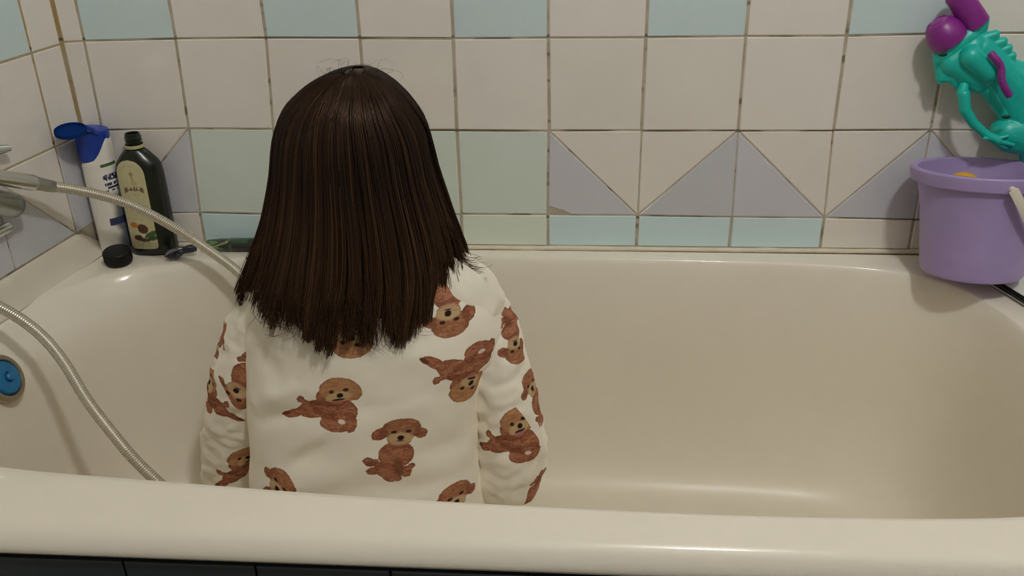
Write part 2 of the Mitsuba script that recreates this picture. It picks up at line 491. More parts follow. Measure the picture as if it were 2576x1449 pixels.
def place(x, y, z, yaw):
    M4 = trimesh.transformations.rotation_matrix(yaw, [0, 0, 1]); M4[:3, 3] = [x, y, z]
    return M4


TOPZ = RIM + .0008
# white shampoo bottle, local x along its broad face
WB = place(-.7615, -.0290, TOPZ, math.radians(2))
WBI = np.linalg.inv(WB).tolist()


def local(p, M4):
    """World point to an object's own coordinates (object-bound print)."""
    return [M4[k][0] * p.x + M4[k][1] * p.y + M4[k][2] * p.z + M4[k][3] for k in range(3)]


def white_print(p, n, uv):
    x, y, z = local(p, WBI)
    c = mi.Color3f(.74, .715, .66)
    ink = mi.Color3f(.022, .03, .085)
    front = dr.select(y < 0, 1.0, 0.0)
    skew = z - .16 * (x - .01)           # printed lines climb to the right as the panel wraps
    xx = x
    rnd = noise(xx * 900, dr.floor(skew * 300) * 7.0)
    lines = smoothstep(.0005, -.0005, dr.abs((skew - .1395) * 1.0) - .0052) * smoothstep(.010, .0125, xx) * smoothstep(.34, .42, rnd)
    for z0, hh, x0 in ((.1275, .0024, .011), (.1215, .0018, .013), (.1165, .0012, .010)):
        lines = dr.maximum(lines, smoothstep(.0004, -.0004, dr.abs(skew - z0) - hh) * smoothstep(x0, x0 + .002, xx) * smoothstep(.25, .4, noise(xx * 600, z0 * 900)))
    badge = smoothstep(.0004, -.0004, dr.abs(skew - .061) - .0065) * smoothstep(.006, .0075, xx)
    green = smoothstep(.0004, -.0004, dr.abs(skew - .1605) - .0026) * smoothstep(.010, .0115, xx) * smoothstep(.030, .028, xx)
    small = smoothstep(.55, .7, fbm(xx * 350, skew * 500, 2.0)) * smoothstep(.05, .045, skew) * smoothstep(.008, .022, xx) * smoothstep(.006, .012, z)
    shade = smoothstep(.014, .026, xx + .006 * noise(z * 70, 1.0)) * smoothstep(.118, .10, skew) * smoothstep(.003, .012, z)
    c = mix(c, [.06, .07, .10], shade * front * .93)
    c = mix(c, [.05, .10, .10], small * front * .6)
    c = mix(c, ink, dr.maximum(lines, badge) * front)
    return mix(c, [.05, .11, .04], green * front)


mat('white_plastic_print', proc(white_print), .32, .5)
mat('blue_cap', mottled((.006, .036, .29), .15, 50), .3, .5)
rows = [(-.0255, .0255, .0, .9), (-.0278, .0278, .0035, 1.0), (-.0285, .0285, .02, 1.0), (-.0285, .0285, .08, 1.0), (-.0285, .0285, .13, 1.0), (-.028, .028, .160, .97), (-.026, .0278, .166, .93), (-.012, .0275, .172, .85), (.003, .0272, .182, .78), (.0125, .0268, .193, .68), (.0195, .0262, .204, .52), (.0235, .0258, .210, .35)]
body = loft([oval((l + r_) / 2, 0, z, (r_ - l) / 2, .0215 * k, 2.3) for l, r_, z, k in rows])
add('shampoo_bottle__body', at_base(WB, body), 'white_plastic_print', 50)
rows = [(-.0255, .000, .1650, .60), (-.0280, .006, .1660, .80), (-.0285, .0110, .1700, .92), (-.0285, .0165, .1790, .98), (-.0285, .0220, .191, 1.0), (-.0285, .0262, .204, 1.0), (-.0282, .0268, .2165, 1.0), (-.0265, .0255, .2205, .94), (-.022, .021, .2222, .8)]
cap = loft([oval((l + r_) / 2, 0, z, (r_ - l) / 2,   .0220 * k, 2.3, tilt=-.05 if z > .21 else 0) for l, r_, z, k in rows])
add('shampoo_bottle__cap', at_base(WB, cap), 'blue_cap', 40)
scene['blue_lid'] = {'type': 'principledthin', 'base_color': {'type': 'rgb', 'value': [.012, .055, .26]}, 'roughness': .35, 'diff_trans': .9, 'spec_trans': 0.0, 'eta': 1.4}
LC = np.array([-.7665, -.083, .8435]); ld = np.array([.97, .10, -.03]); ld /= np.linalg.norm(ld); lside = np.cross([0.05, -.22, 1.0], ld); lside /= np.linalg.norm(lside); lup = np.cross(ld, lside)
lid = []
for k_, dz_ in ((1.0, 0), (1.03, .004), (1.0, .010), (.93, .0105), (.92, .004), (.6, .003), (.2, .003)):
    a_ = np.arange(56) * 2 * PI / 56
    lid.append(np.array([LC + ld * (.0245 * k_ * math.cos(q)) + lside * (.0225 * k_ * math.sin(q)) + lup * (dz_ * .7 - .006) for q in a_]))
lidm = loft(lid); lidm.fix_normals()
add('shampoo_bottle__lid', lidm, 'blue_lid', 40)
add('shampoo_bottle__hinge', tube([LC + ld * .018 + lside * .016 - lup * .004, LC + [.020, .030, -.008], np.array([-.7435, -.047, .8255])], .0035, 10), 'blue_cap', 60)
tag('shampoo_bottle__lid', 'open blue lid')
tag('shampoo_bottle', 'white shampoo bottle with a blue flip cap standing in the tub corner', 'bottle')
tag('shampoo_bottle__cap', 'blue plastic cap')

# dark green bottle without its cap
GB = place(-.6925, -.0300, TOPZ, math.radians(3))
mat('dark_green_plastic', mottled((.006, .0085, .006), .3, 60), .25, .5)
SEC = [(.0, .0365, .0205), (.003, .0392, .0225), (.010, .0398, .023), (.060, .0397, .023), (.120, .0396, .0228), (.145, .0392, .0226), (.157, .0376, .0220), (.166, .0342, .0208), (.174, .0288, .0190), (.181, .0222, .0168), (.186, .0165, .0148), (.189, .0128, .0128)]
gb = loft([oval(0, 0, z, a_, b_, 2.0 + .5 * (a_ > .03), 96) for z, a_, b_ in SEC])
add('herbal_bottle__body', at_base(GB, gb), 'dark_green_plastic', 50)
neck = [(.0128, .185), (.0128, .189), (.0148, .1895), (.0148, .1925), (.0122, .193)]
for k in range(3):
    z = .1955 + .0048 * k
    neck += [(.0122, z), (.0138, z + .0010), (.0138, z + .0020), (.0122, z + .0030)]
neck += [(.0122, .2120), (.0118, .2132), (.0100, .2132), (.0098, .2100), (.0098, .19), (.0, .19)]
add('herbal_bottle__neck', at_base(GB, lathe(neck, 48)), 'dark_green_plastic', 40)
mat('label_gold', (.40, .37, .20), .45, .5)
add('herbal_bottle__neck_band', at_base(GB, lathe([(.0150, .1890), (.0154, .1893), (.0154, .1945), (.0150, .1948), (.0145, .1948), (.0145, .1890)], 48)), 'label_gold', 40)


def ell(x, y, cx, cy, rx, ry, rot=0.0):
    """Signed distance-like value of an ellipse: below 0 inside, in units of its mean radius."""
    c, s_ = math.cos(math.radians(rot)), math.sin(math.radians(rot))
    dx, dy = x - cx, y - cy
    return (dr.sqrt(dr.square((dx * c + dy * s_) / rx) + dr.square((dy * c - dx * s_) / ry)) - 1) * (.5 * (rx + ry))


def label_print(p, n, uv):
    """uv in millimetres: x from the label's middle, y up from its foot (46 x 140)."""
    x, y = uv.x, uv.y
    grain = noise(x * 2, y * 2)
    c = mi.Color3f(.475, .44, .255) * (.95 + .1 * noise(x * .3, y * .2))
    def ink(c, d, col, w=.5, soft=.4):
        return mix(c, col, smoothstep(soft, -soft, d) * w)
    arch = dr.abs(dr.sqrt(dr.square(x) + dr.square(y - 113)) - 18.5) - .5
    c = ink(c, dr.maximum(arch, 122 - y), [.30, .25, .12], .6)
    c = ink(c, ell(x, y, 2, 119, 3, 3.4), [.22, .13, .06], .75, .9)
    c = ink(c, ell(x, y, 2.5, 112.5, 1.3, 4, 8), [.24, .15, .07], .7, .8)
    c = ink(c, ell(x, y, 4, 105.5, 5, 4), [.36, .27, .15], .5, 1.2)
    sx = x - 1.5
    wave = 95.5 - .014 * sx * sx
    tall = .8 + 3.2 * smoothstep(.45, .8, noise(sx * .55 + 7, 2.0))
    gap = smoothstep(.62, .8, noise(sx * .9, y * .7)) * 1.6
    script = dr.maximum(dr.abs(y - wave - .35 * tall) - tall + gap, dr.abs(sx) - 15.5)
    c = ink(c, script + 1.2 * (grain - .5), [.10, .055, .02], .92, .5)
    for y0, wd, k in ((87, 9, .35), (75.5, 11, .45), (69.5, 15, .7), (63.5, 10, .7), (55, 15, .25), (49, 14, .2), (13.5, 8, .45), (10.5, 12, .7), (7.5, 10, .6), (4.6, 11, .4)):
        t = dr.maximum(dr.abs(y - y0) - .75, dr.abs(x - .5) - wd)
        c = ink(c, t + 1.3 * smoothstep(.38, .55, noise(x * 1.3, y0)), [.10, .085, .03], k, .35)
    edge = 1.5 * (noise(x * .8, y * .8) - .5)
    c = ink(c, ell(x, y, -10, 39, 6.5, 4.6) + edge, [.42, .13, .02], .95, .7)
    c = ink(c, ell(x, y, 3, 33, 8.5, 7.5, -25) + edge, [.062, .017, .008], .98, .7)
    c = ink(c, ell(x, y, 4.5, 22, 6, 3, 0) + edge, [.55, .52, .40], .8, .7)
    c = ink(c, ell(x, y, 15, 24, 12, 4.2, 24) + edge * 1.4, [.035, .085, .02], .97, .6)
    c = ink(c, ell(x, y, 16, 17.5, 9, 3.6, 8) + edge * 1.4, [.025, .05, .014], .97, .6)
    c = ink(c, ell(x, y, -7, 18.5, 7, 4.5, 5) + edge, [.05, .013, .012], .97, .7)
    return ink(c, ell(x, y, 2, 15, 9, 3, -4) + edge, [.06, .028, .014], .95, .7)


mat('bottle_label', proc(label_print), .5, .4)


def label_mesh():
    """Arch-topped label lying on the front of the bottle."""
    n_s, n_t = 29, 61
    v, uvs = [], []
    zs = np.array([q[0] for q in SEC]); ax = np.interp
    for j in range(n_t):
        t = j / (n_t - 1)
        yl = .140 * t
        hw = .0245
        if yl > .117:
            hw = math.sqrt(max(0, .0245 ** 2 - ((yl - .1172) * .0245 / .0228) ** 2))
        if yl < .006:
            hw = .0245 - .006 + math.sqrt(max(0, .006 ** 2 - (.006 - yl) ** 2))
        z = .013 + yl * 1.14
        a_, b_ = np.interp(z, zs, [q[1] for q in SEC]), np.interp(z, zs, [q[2] for q in SEC])
        e = 2.5
        for i in range(n_s):
            x = -.0085 + (2 * i / (n_s - 1) - 1) * max(hw, 1e-5)
            yy = -b_ * max(0, 1 - abs(x / a_) ** e) ** (1 / e)
            v.append((x, yy - .00035, z)); uvs.append(((x + .0085) * 930, yl * 1000))
    f = grid_faces(n_t, n_s, wrap=False)
    m = trimesh.Trimesh(np.array(v), np.vstack([f[:, [0, 1, 2]], f[:, [0, 2, 3]]]), process=False)
    return at_base(GB, m), np.array(uvs)


lm, luv = label_mesh()
add('herbal_bottle__label', lm, 'bottle_label', True, uv=luv)
tag('herbal_bottle', 'dark green open bottle with a cream arched label, behind the shower hose', 'bottle')
tag('herbal_bottle__label', 'cream label with fruit picture')

# its black cap, lying on the rim
mat('black_plastic', mottled((.005, .0045, .0045), .3, 80), .45, .3)
capp = [(.0, .017), (.0185, .016), (.0192, .001), (.0205, 0), (.0222, .0008), (.0225, .010), (.0222, .0185), (.0212, .0212), (.0190, .0225), (.0, .0228)]
CM = trimesh.transformations.rotation_matrix(math.radians(9), [1, .4, 0]); CM[:3, 3] = [-.7345, -.084, TOPZ + .0036]
add('bottle_cap__shell', moved(lathe(capp, 48), CM), 'black_plastic', 40)
rib = cat(*[moved(rbox([.0222, -.0006, .003], [.0232, .0006, .020], .0003), trimesh.transformations.rotation_matrix(k * PI / 20, [0, 0, 1])) for k in range(40)])
add('bottle_cap__ribs', moved(rib, CM), 'black_plastic', False)
tag('bottle_cap', 'round black screw cap lying on the tub rim before the bottles', 'bottle cap')

# crumpled navy wrapper beside the green bottle
mat('navy_film', mottled((.012, .013, .028), .4, 120), .28, .6)
mat('silver_film', (.16, .16, .19), .3, .6)
wp = spline([(-.657, -.071, .010), (-.648, -.069, .011), (-.638, -.062, .010), (-.624, -.056, .014), (-.610, -.050, .010)], 26)
t_, A_, B_ = frames(wp)
ww = np.interp(np.linspace(0, 1, 26), [0, .12, .35, .55, .75, .92, 1], [.003, .008, .009, .0050, .0065, .0055, .0015])
rr = np.random.default_rng(3)
rg = []
for i in range(26):
    a_ = np.arange(18) * 2 * PI / 18
    rad = ww[i] * (1 + .18 * np.sin(2 * a_ + i * .22) + .12 * np.sin(5 * a_ - i * .35) + .05 * rr.normal())
    ring = wp[i] + rad[:, None] * (np.cos(a_)[:, None] * A_[i] * 1.0 + np.sin(a_)[:, None] * B_[i])
    ring[:, 2] = np.maximum(ring[:, 2], .0005) + TOPZ
    rg.append(ring)
add('wrapper__film', loft(rg), 'navy_film', 25)
pt = spline([(-.652, -.080, .013), (-.645, -.077, .0185), (-.639, -.071, .019), (-.634, -.064, .017)], 12) + [0, 0, TOPZ]
add('wrapper__stripe', tube(pt, np.interp(np.linspace(0, 1, 12), [0, .5, 1], [.001, .0035, .001]), 8), 'silver_film', 40)
tag('wrapper', 'small crumpled navy wrapper lying on the tub rim right of the dark bottle', 'wrapper')

# dark tube with green leaves, lying along the back rim
TB = np.eye(4)


def tube_print(p, n, uv):
    x = p.x
    leaf = smoothstep(.46, .6, fbm(x * 130, p.z * 170, p.y * 100)) * smoothstep(.034, .016, dr.abs(x + .582))
    c = mix([.010, .013, .011], [.10, .17, .035], leaf)
    stem = smoothstep(.0016, .0006, dr.abs(p.z - .622 - .25 * (x + .58))) * smoothstep(.022, .018, dr.abs(x + .58))
    c = mix(c, [.28, .31, .13], stem * .7)
    edge = smoothstep(.624, .628, p.z) * smoothstep(-.56, -.55, x) * smoothstep(.5, .6, noise(x * 60, 2.0))
    return mix(c, [.02, .06, .028], edge)


mat('dark_tube_print', proc(tube_print), .3, .5)
tr = []
for x, h_, w_ in [(-.606, .0010, .0180), (-.600, .0025, .0180), (-.585, .0060, .0178), (-.56, .0085, .0172), (-.53, .0095, .0165), (-.50, .0100, .0155), (-.480, .0105, .0140), (-.472, .0100, .0115), (-.470, .0085, .009)]:
    a_ = np.arange(28) * 2 * PI / 28
    tr.append(np.column_stack([np.full(28, x), -.022 + w_ * np.cos(a_), TOPZ + .0105 + h_ * np.sin(a_)]))
tm = loft(tr); tm.fix_normals()
tm.vertices[:, 2] += TOPZ + .0002 - tm.vertices[:, 2].min()
add('cosmetic_tube__body', tm, 'dark_tube_print', 40)
tc = [np.column_stack([np.full(28, x), -.022 + r_ * np.cos(a_), TOPZ + .0112 + r_ * np.sin(a_)]) for x, r_ in [(-.4705, .0096), (-.462, .0098), (-.4495, .0095), (-.448, .0085)]]
tcm = loft(tc); tcm.fix_normals()
tcm.vertices[:, 2] += TOPZ + .0002 - tcm.vertices[:, 2].min()
add('cosmetic_tube__cap', tcm, 'black_plastic', 40)
tag('cosmetic_tube', 'dark tube printed with green leaves lying against the back wall', 'tube')

# ------------------------------------------------------------------ wall mixer, hand shower and hose
mat('chrome', (.62, .63, .60), .16, .5, metal=1.0)
mat('worn_chrome', mottled((.40, .42, .38), .2, 60), .32, .5, metal=1.0)
FX = left(.44, .70)
def lp(t, z, d): return left(t, z, d)
add('mixer_tap__body', tube([lp(.355, .752, .062), lp(.362, .752, .062), lp(.37, .752, .062), lp(.57, .752, .062), lp(.578, .752, .062), lp(.585, .752, .062)], [.018, .0235, .025, .025, .0235, .018], 28), 'chrome', 40)
for t in (.40, .54):
    add('mixer_tap__inlet', tube([lp(t, .752, .001), lp(t, .752, .006), lp(t, .752, .0065), lp(t, .752, .05)], [.031, .029, .014, .014], 24), 'chrome', 30)
sp = spline([lp(.49, .738, .066), lp(.49, .722, .08), lp(.49, .715, .10), lp(.49, .712, .125), lp(.49, .698, .138), lp(.49, .682, .141)], 24)
add('mixer_tap__spout', tube(sp, .0105, 18), 'chrome', 50)
add('mixer_tap__lever', tube(spline([lp(.47, .775, .062), lp(.47, .80, .066), lp(.44, .832, .080), at(-40, 385, Y=-.235), at(24, 372, Y=-.195)], 16), np.interp(np.linspace(0, 1, 16), [0, .3, .8, .95, 1], [.018, .013, .0095, .009, .005]), 18), 'chrome', 50)
add('mixer_tap__valve', tube([at(-40, 505, Y=-.30), at(10, 512, Y=-.255), at(20, 514, Y=-.235), at(36, 517, Y=-.222), at(41, 518, Y=-.217)], [.018, .019, .0195, .018, .012], 26), 'worn_chrome', 40)
add('mixer_tap__valve_rod', tube([at(-60, 606, Y=-.29), at(-10, 588, Y=-.25), at(22, 570, Y=-.225), at(30, 564, Y=-.22)], [.008, .0085, .008, .004], 16), 'chrome', 40)
tag('mixer_tap', 'chrome wall mixer tap at the left edge over the tub end', 'tap')
# hand shower lying in the cradle of the tap, its foot towards the bottles
g0, g1 = at(-150, 425, Y=-.335), at(80, 459, Y=-.205)
dirn = (g1 - g0) / np.linalg.norm(g1 - g0)
hp = [g0 - dirn * .05, g0, g0 + (g1 - g0) * .4, g0 + (g1 - g0) * .75, g1, g1 + dirn * .004]
add('hand_shower__handle', tube(hp, [.0165, .0135, .0115, .0118, .0125, .0115], 22), 'chrome', 50)
g2 = at(139, 471, Y=-.168)
add('hand_shower__nut', tube([g1 + dirn * .003, g1 + (g2 - g1) * .1, g1 + (g2 - g1) * .8, g2], [.010, .0118, .0105, .0082], 6), 'worn_chrome', 25)
hd = g0 - dirn * .075
nrm = np.array([.25, .05, -1.0]); nrm /= np.linalg.norm(nrm)
HM = np.eye(4); xx_ = np.cross(dirn, nrm); xx_ /= np.linalg.norm(xx_)
HM[:3, 0], HM[:3, 1], HM[:3, 2], HM[:3, 3] = xx_, np.cross(nrm, xx_), nrm, hd
add('hand_shower__head', moved(lathe([(.0, -.016), (.018, -.014), (.036, -.004), (.040, .004), (.039, .009), (.034, .0105), (.0, .0105)], 40), HM), 'chrome', 40)
tag('hand_shower', 'chrome hand shower handle resting on the tap, hose running from it', 'hand shower')
mat('hose_metal', mottled((.60, .565, .47), .08, 90), .30, .5, metal=.75)
path = [g2 - dirn * .006, at(170, 474, Y=-.158), at(235, 487, Y=-.142), at(300, 505, Y=-.131), at(380, 540, Y=-.122), at(470, 592, Y=-.118), at(545, 643, Y=-.121), at(612, 698, Y=-.135),
        (-.455, -.165, .545), (-.40, -.20, .45), (-.36, -.22, .33), (-.37, -.235, .232), (-.43, -.27, .207), (-.52, -.36, .208), (-.545, -.45, .216), (-.552, -.475, .262), at(455, 1275, Y=-.472), at(400, 1215, Y=-.462), at(335, 1152, Y=-.448), at(275, 1080, Y=-.431), at(215, 1000, Y=-.410), at(160, 910, Y=-.388), at(100, 840, Y=-.371), at(40, 795, Y=-.362), at(-20, 762, Y=-.358), at(-70, 735, Y=-.362), lp(.47, .737, .062)]
hpth = spline(path, 700)
sl = np.r_[0, np.cumsum(np.linalg.norm(np.diff(hpth, axis=0), axis=1))]
pit = .0034
ns = int(sl[-1] / pit * 5)
ss = np.linspace(0, sl[-1], ns)
hp2 = np.column_stack([np.interp(ss, sl, hpth[:, k]) for k in range(3)])
for k in range(3):
    hp2[:, k] = np.convolve(np.pad(hp2[:, k], 4, mode='edge'), np.ones(9) / 9, 'valid')
rad = .0071 + .0011 * np.abs(np.sin(PI * ss / pit)) ** .7
add('shower_hose', tube(hp2, rad, 16), 'hose_metal', 70)
tag('shower_hose', 'ribbed metal shower hose hanging from the hand shower into the tub', 'hose')

# ------------------------------------------------------------------ ledge, bucket and toys at the foot end
mat('white_board', mottled((.70, .68, .64), .03, 10), .4, .5)
LZ = .623
e0, e1 = np.array([.654, -.002]), np.array([.757, -.345])
poly = np.array([e0, e1, [1.24, -.345], [1.24, -.002]])
from shapely.geometry import Polygon
bd = trimesh.creation.extrude_polygon(Polygon(poly), .013, engine='earcut'); bd.apply_translation([0, 0, LZ - .013])
add('ledge__board', bd, 'white_board', False)
add('ledge__cabinet', slab((.760, -.335, 0), (1.235, -.004, LZ - .0135)), 'white_board', False)
add('ledge__edge_strip', tube([(*(e0 + (e1 - e0) * .004), LZ - .005), (*(e1), LZ - .005)], .0052, 8), 'black_plastic', 60)
tag('ledge', 'white ledge with a black edge beside the foot end of the tub, under the bucket', 'ledge')

mat('lilac_plastic', mottled((.315, .24, .47), .08, 30), .42, .45)
BT = math.radians(9.0)
BM = trimesh.transformations.rotation_matrix(-BT, [1, 0, 0]); BM[:3, 3] = [.655, -.134, LZ + .0116]
bp = [(.0, .004), (.066, .004), (.067, 0), (.0705, 0), (.0728, .003), (.0745, .02), (.083, .10), (.0905, .1385), (.0965, .1395), (.1005, .1415), (.1030, .153), (.1030, .159), (.1010, .1615), (.0960, .1615), (.0925, .1595), (.0900, .146), (.0815, .10), (.0715, .02), (.069, .008), (.0, .007)]
add('bucket__pail', moved(lathe(bp, 128), BM), 'lilac_plastic', 35)
mat('cream_plastic', (.62, .58, .50), .45, .5)
for sx in (-1, 1):
    ear = cat(*[tube([(sx * .1005, 0, .148), (sx * .106, 0, .148), (sx * .1085, 0, .148)], [.0045, .0045, .003], 14)])
    rz = trimesh.transformations.rotation_matrix(math.radians(-92), [0, 0, 1])
    add('bucket__handle_pivot', moved(ear, BM @ rz), 'cream_plastic', 40)
a_ = np.linspace(0, PI, 40)
sag = math.radians(56)
hh = np.column_stack([.1075 * np.cos(a_), .128 * np.sin(a_) * math.cos(sag), .148 - .128 * np.sin(a_) * math.sin(sag)])
strip = []
t_, A_, B_ = frames(hh)
for i in range(40):                   # a flat strap, 9 mm wide
    out_ = np.array([math.cos(a_[i]), math.sin(a_[i]) * math.cos(sag), -math.sin(a_[i]) * math.sin(sag)]); wid_ = np.cross(t_[i], out_); wid_ /= np.linalg.norm(wid_)
    q = np.arange(14) * 2 * PI / 14
    strip.append(hh[i] + .0018 * np.cos(q)[:, None] * out_ + .0068 * np.sin(q)[:, None] * wid_)
hm = loft(strip); hm.fix_normals()
add('bucket__handle', moved(hm, BM @ trimesh.transformations.rotation_matrix(math.radians(-92), [0, 0, 1])), 'cream_plastic', 60)
tag('bucket', 'lilac plastic bucket with a white handle standing at the back corner of the tub', 'bucket')
tag('bucket__handle', 'white plastic handle')
# yellow duck-like toy deep in the bucket: only its top shows
mat('yellow_plastic', (.62, .33, .03), .4, .5)
yd = manifold3d.Manifold.batch_boolean([ball((0, 0, .030), .030).scale([1.15, 1, 1]), bone((0.0, 0, .05), (0, 0, .082), .021, .026), ball((.028, -.008, .078), .009)], manifold3d.OpType.Add).refine_to_length(.004)
yt = to_tri(yd); trimesh.smoothing.filter_taubin(yt, iterations=10)
YM = BM.copy(); YM[:3, 3] = (BM @ np.array([-.030, -.004, .034, 1]))[:3]
yt.apply_scale(1.12)
add('bath_toy', moved(yt, YM), 'yellow_plastic', True)
tag('bath_toy', 'small yellow bath toy inside the lilac bucket', 'toy')

# teal water toy leaning on the wall behind the bucket
mat('teal_plastic', mottled((.005, .41, .345), .06, 40), .38, .5)
mat('purple_plastic', mottled((.19, .016, .20), .15, 90), .38, .5)


def tz(x, y, Y=-.052):
    """A point of the toy from the survey crop's own pixels."""
    return at(2100 + x / 3.622, y / 3.622, Y=Y)


S = 1 / 3.622 / 1640                  # crop pixel in metres at the toy
def tb(pts, rs, Ys):
    q = [tz(x, y, Y) for (x, y), Y in zip(pts, Ys)]
    return manifold3d.Manifold.batch_hull([ball(c, r * S) for c, r in zip(q, rs)])


YB = -.050
parts = [tb([(1015, 470), (1215, 330)], [95, 95], [YB, YB]),                                     # shoulders under the two nozzles
         tb([(1060, 560), (1250, 420), (1420, 640), (1320, 720)], [120, 120, 120, 110], [YB] * 4),
         tb([(1330, 440), (1560, 700), (1800, 960), (1700, 1100)], [120, 130, 150, 110], [YB, YB, YB, YB]),
         tb([(1560, 640), (1900, 800), (2100, 1150), (1900, 1500)], [110, 170, 170, 170], [YB] * 4),
         tb([(1390, 800), (1480, 930), (1570, 1060)], [70, 60, 65], [YB - .002] * 3),            # neck strip to the lower body
         tb([(1570, 1200), (1780, 1150), (1900, 1300), (1600, 1260)], [150, 150, 150, 130], [YB] * 4),
         tb([(1900, 1300), (2020, 1650), (2010, 2050)], [140, 110, 100], [YB] * 3), tb([(2010, 2050), (2030, 2190)], [100, 130], [YB, YB - .01]),
         tb([(945, 500), (1080, 560), (1085, 720), (965, 705)], [48, 60, 40, 44], [YB] * 4), tb([(975, 690), (962, 748)], [46, 24], [YB, YB]), tb([(1070, 690), (1100, 775)], [56, 30], [YB, YB]), tb([(1100, 600), (1300, 760), (1180, 700)], [100, 90, 80], [YB] * 3)]
bulge = tb([(1240, 510), (1400, 650)], [95, 92], [YB - .022, YB - .020])
parts.append(bulge)
for (x0, y0), (x1, y1) in [((1250, 260), (1380, 185)), ((1300, 330), (1475, 310)), ((1350, 400), (1545, 375)), ((1400, 470), (1590, 435)), ((1440, 540), (1625, 505)), ((1450, 560), (1700, 600))]:
    parts.append(tb([(x0 - 60, y0 + 60), (x1 - 10, y1), (x1 - 40, y1 + 70)], [70, 36, 50], [YB, YB - .006, YB]))
toy = flesh(parts, .0035, 4)
add('water_toy__body', toy, 'teal_plastic', True)
arm = flesh([tb([(1175, 860), (1185, 1000)], [52, 50], [YB - .016, YB - .018]), tb([(1185, 1000), (1270, 1130)], [50, 42], [YB - .018, YB - .019]), tb([(1270, 1130), (1390, 1235)], [42, 38], [YB - .019, YB - .02]), tb([(1160, 850), (1180, 760)], [48, 40], [YB - .014, YB - .006]),
             tb([(1390, 1235), (1480, 1275)], [38, 44], [YB - .02, YB - .021]), tb([(1480, 1262), (1575, 1240)], [24, 13], [YB - .022, YB - .026]), tb([(1490, 1285), (1625, 1320)], [30, 15], [YB - .021, YB - .022]), tb([(1470, 1300), (1560, 1345)], [26, 14], [YB - .02, YB - .018]), tb([(1420, 1260), (1360, 1262)], [20, 12], [YB - .022, YB - .026])], .003, 6)
add('water_toy__arm', arm, 'teal_plastic', True)
for (bx, by), (ex, ey), r0, r1, nm in [((1030, 345), (950, 230), 160, 150, 'nozzle'), ((1275, 190), (1115, -50), 110, 106, 'nozzle')]:
    b_, e_ = tz(bx, by, YB), tz(ex, ey, YB)
    L = np.linalg.norm(e_ - b_)
    d_ = (e_ - b_) / L
    if r0 > 120:
        pr = [(0, -.006), (r0 * S * .97, -.006), (r0 * S * 1.0, .002), (r0 * S * .99, .010), (r1 * S * .97, .017), (r1 * S * .84, .0245), (r1 * S * .66, .0295), (r1 * S * .60, .0298), (r1 * S * .57, .0282), (r1 * S * .35, .0300), (r1 * S * .30, .0318), (0, .0325)]
    else:
        pr = [(0, -.006), (r0 * S, -.006), (r0 * S, L * .2), (r1 * S, L), (r1 * S * .86, L + .004), (r1 * S * .8, L + .004), (r1 * S * .76, L - .004), (0, L - .004)]
    q = trimesh.geometry.align_vectors([0, 0, 1], d_); q[:3, 3] = b_
    add('water_toy__nozzle', moved(lathe(pr, 48), q), 'purple_plastic', 40)
mat('slot_dark', (.004, .03, .026), .6, .3)
for x_, y_, dy in ((985, 498, -.0245), (1562, 1066, -.0705 + .0)):
    c_ = tz(x_, y_, YB + (dy if dy > -.05 else -.0415))
    add('water_toy__slot', moved(trimesh.creation.icosphere(2, .004), trimesh.transformations.translation_matrix(c_) @ np.diag([1.6, .6, .7, 1])), 'slot_dark', True)
tp = spline([tz(1418, 482, -.0860), tz(1470, 540, -.090), tz(1515, 620, -.0905), tz(1520, 720, -.0915), tz(1548, 800, -.0915), tz(1588, 868, -.088)], 120)
add('water_toy__tube', tube(tp, .0049 + .0006 * np.abs(np.sin(np.arange(120) * PI / 5)), 14), 'purple_plastic', 60)
tag('water_toy', 'teal plastic water toy with purple nozzles leaning on the wall above the bucket', 'toy')
tag('water_toy__nozzle', 'purple nozzle'); tag('water_toy__nozzle_001', 'long purple nozzle'); tag('water_toy__tube', 'purple ribbed tube')

# ------------------------------------------------------------------ the child kneeling in the tub, seen from behind
BASE = FLOOR_Z + .004
mat('skin', mottled((.52, .34, .25), .05, 40), .5, .4)
LP = [at(735, 760, Y=-.330), at(690, 790, Y=-.330), at(660, 850, Y=-.334), at(632, 930, Y=-.338), at(606, 1030, Y=-.328), at(592, 1120, Y=-.312), at(594, 1205, Y=-.295), (-.425, -.290, .445), (-.395, -.245, .420), (-.378, -.222, .410)]
RP = [at(1110, 700, Y=-.335), at(1150, 735, Y=-.338), at(1190, 800, Y=-.326), at(1232, 890, Y=-.332), at(1270, 1000, Y=-.345), at(1284, 1100, Y=-.350), at(1274, 1200, Y=-.338), (-.072, -.290, .445), (-.108, -.245, .420), (-.125, -.222, .410)]
PEL, CHE, NEC = (-.245, -.365, .350), (-.245, -.345, .60), (-.243, -.305, .735)
SL, SR = (-.372, -.325, .655), (-.118, -.330, .690)
EL, ER = (-.452, -.335, .475), (-.040, -.335, .490)
WL, WR = (-.365, -.215, .405), (-.135, -.215, .405)
HEAD = np.array([-.245, -.285, .872])
bd = [bone(PEL, (-.245, -.36, .42), .082, .074), bone((-.245, -.36, .42), CHE, .074, .086), bone((-.30, -.35, .40), (-.30, -.345, .60), .055, .06), bone((-.19, -.35, .40), (-.19, -.345, .60), .055, .06),
      bone(CHE, NEC, .07, .036), bone(NEC, tuple(HEAD - [0, .005, .055]), .036, .042),
      bone(SL, (-.27, -.33, .69), .042, .05), bone(SR, (-.21, -.33, .70), .042, .05),
      bone(SL, tuple(LP[3]), .040, .033), bone(SR, tuple(RP[3]), .040, .033)]
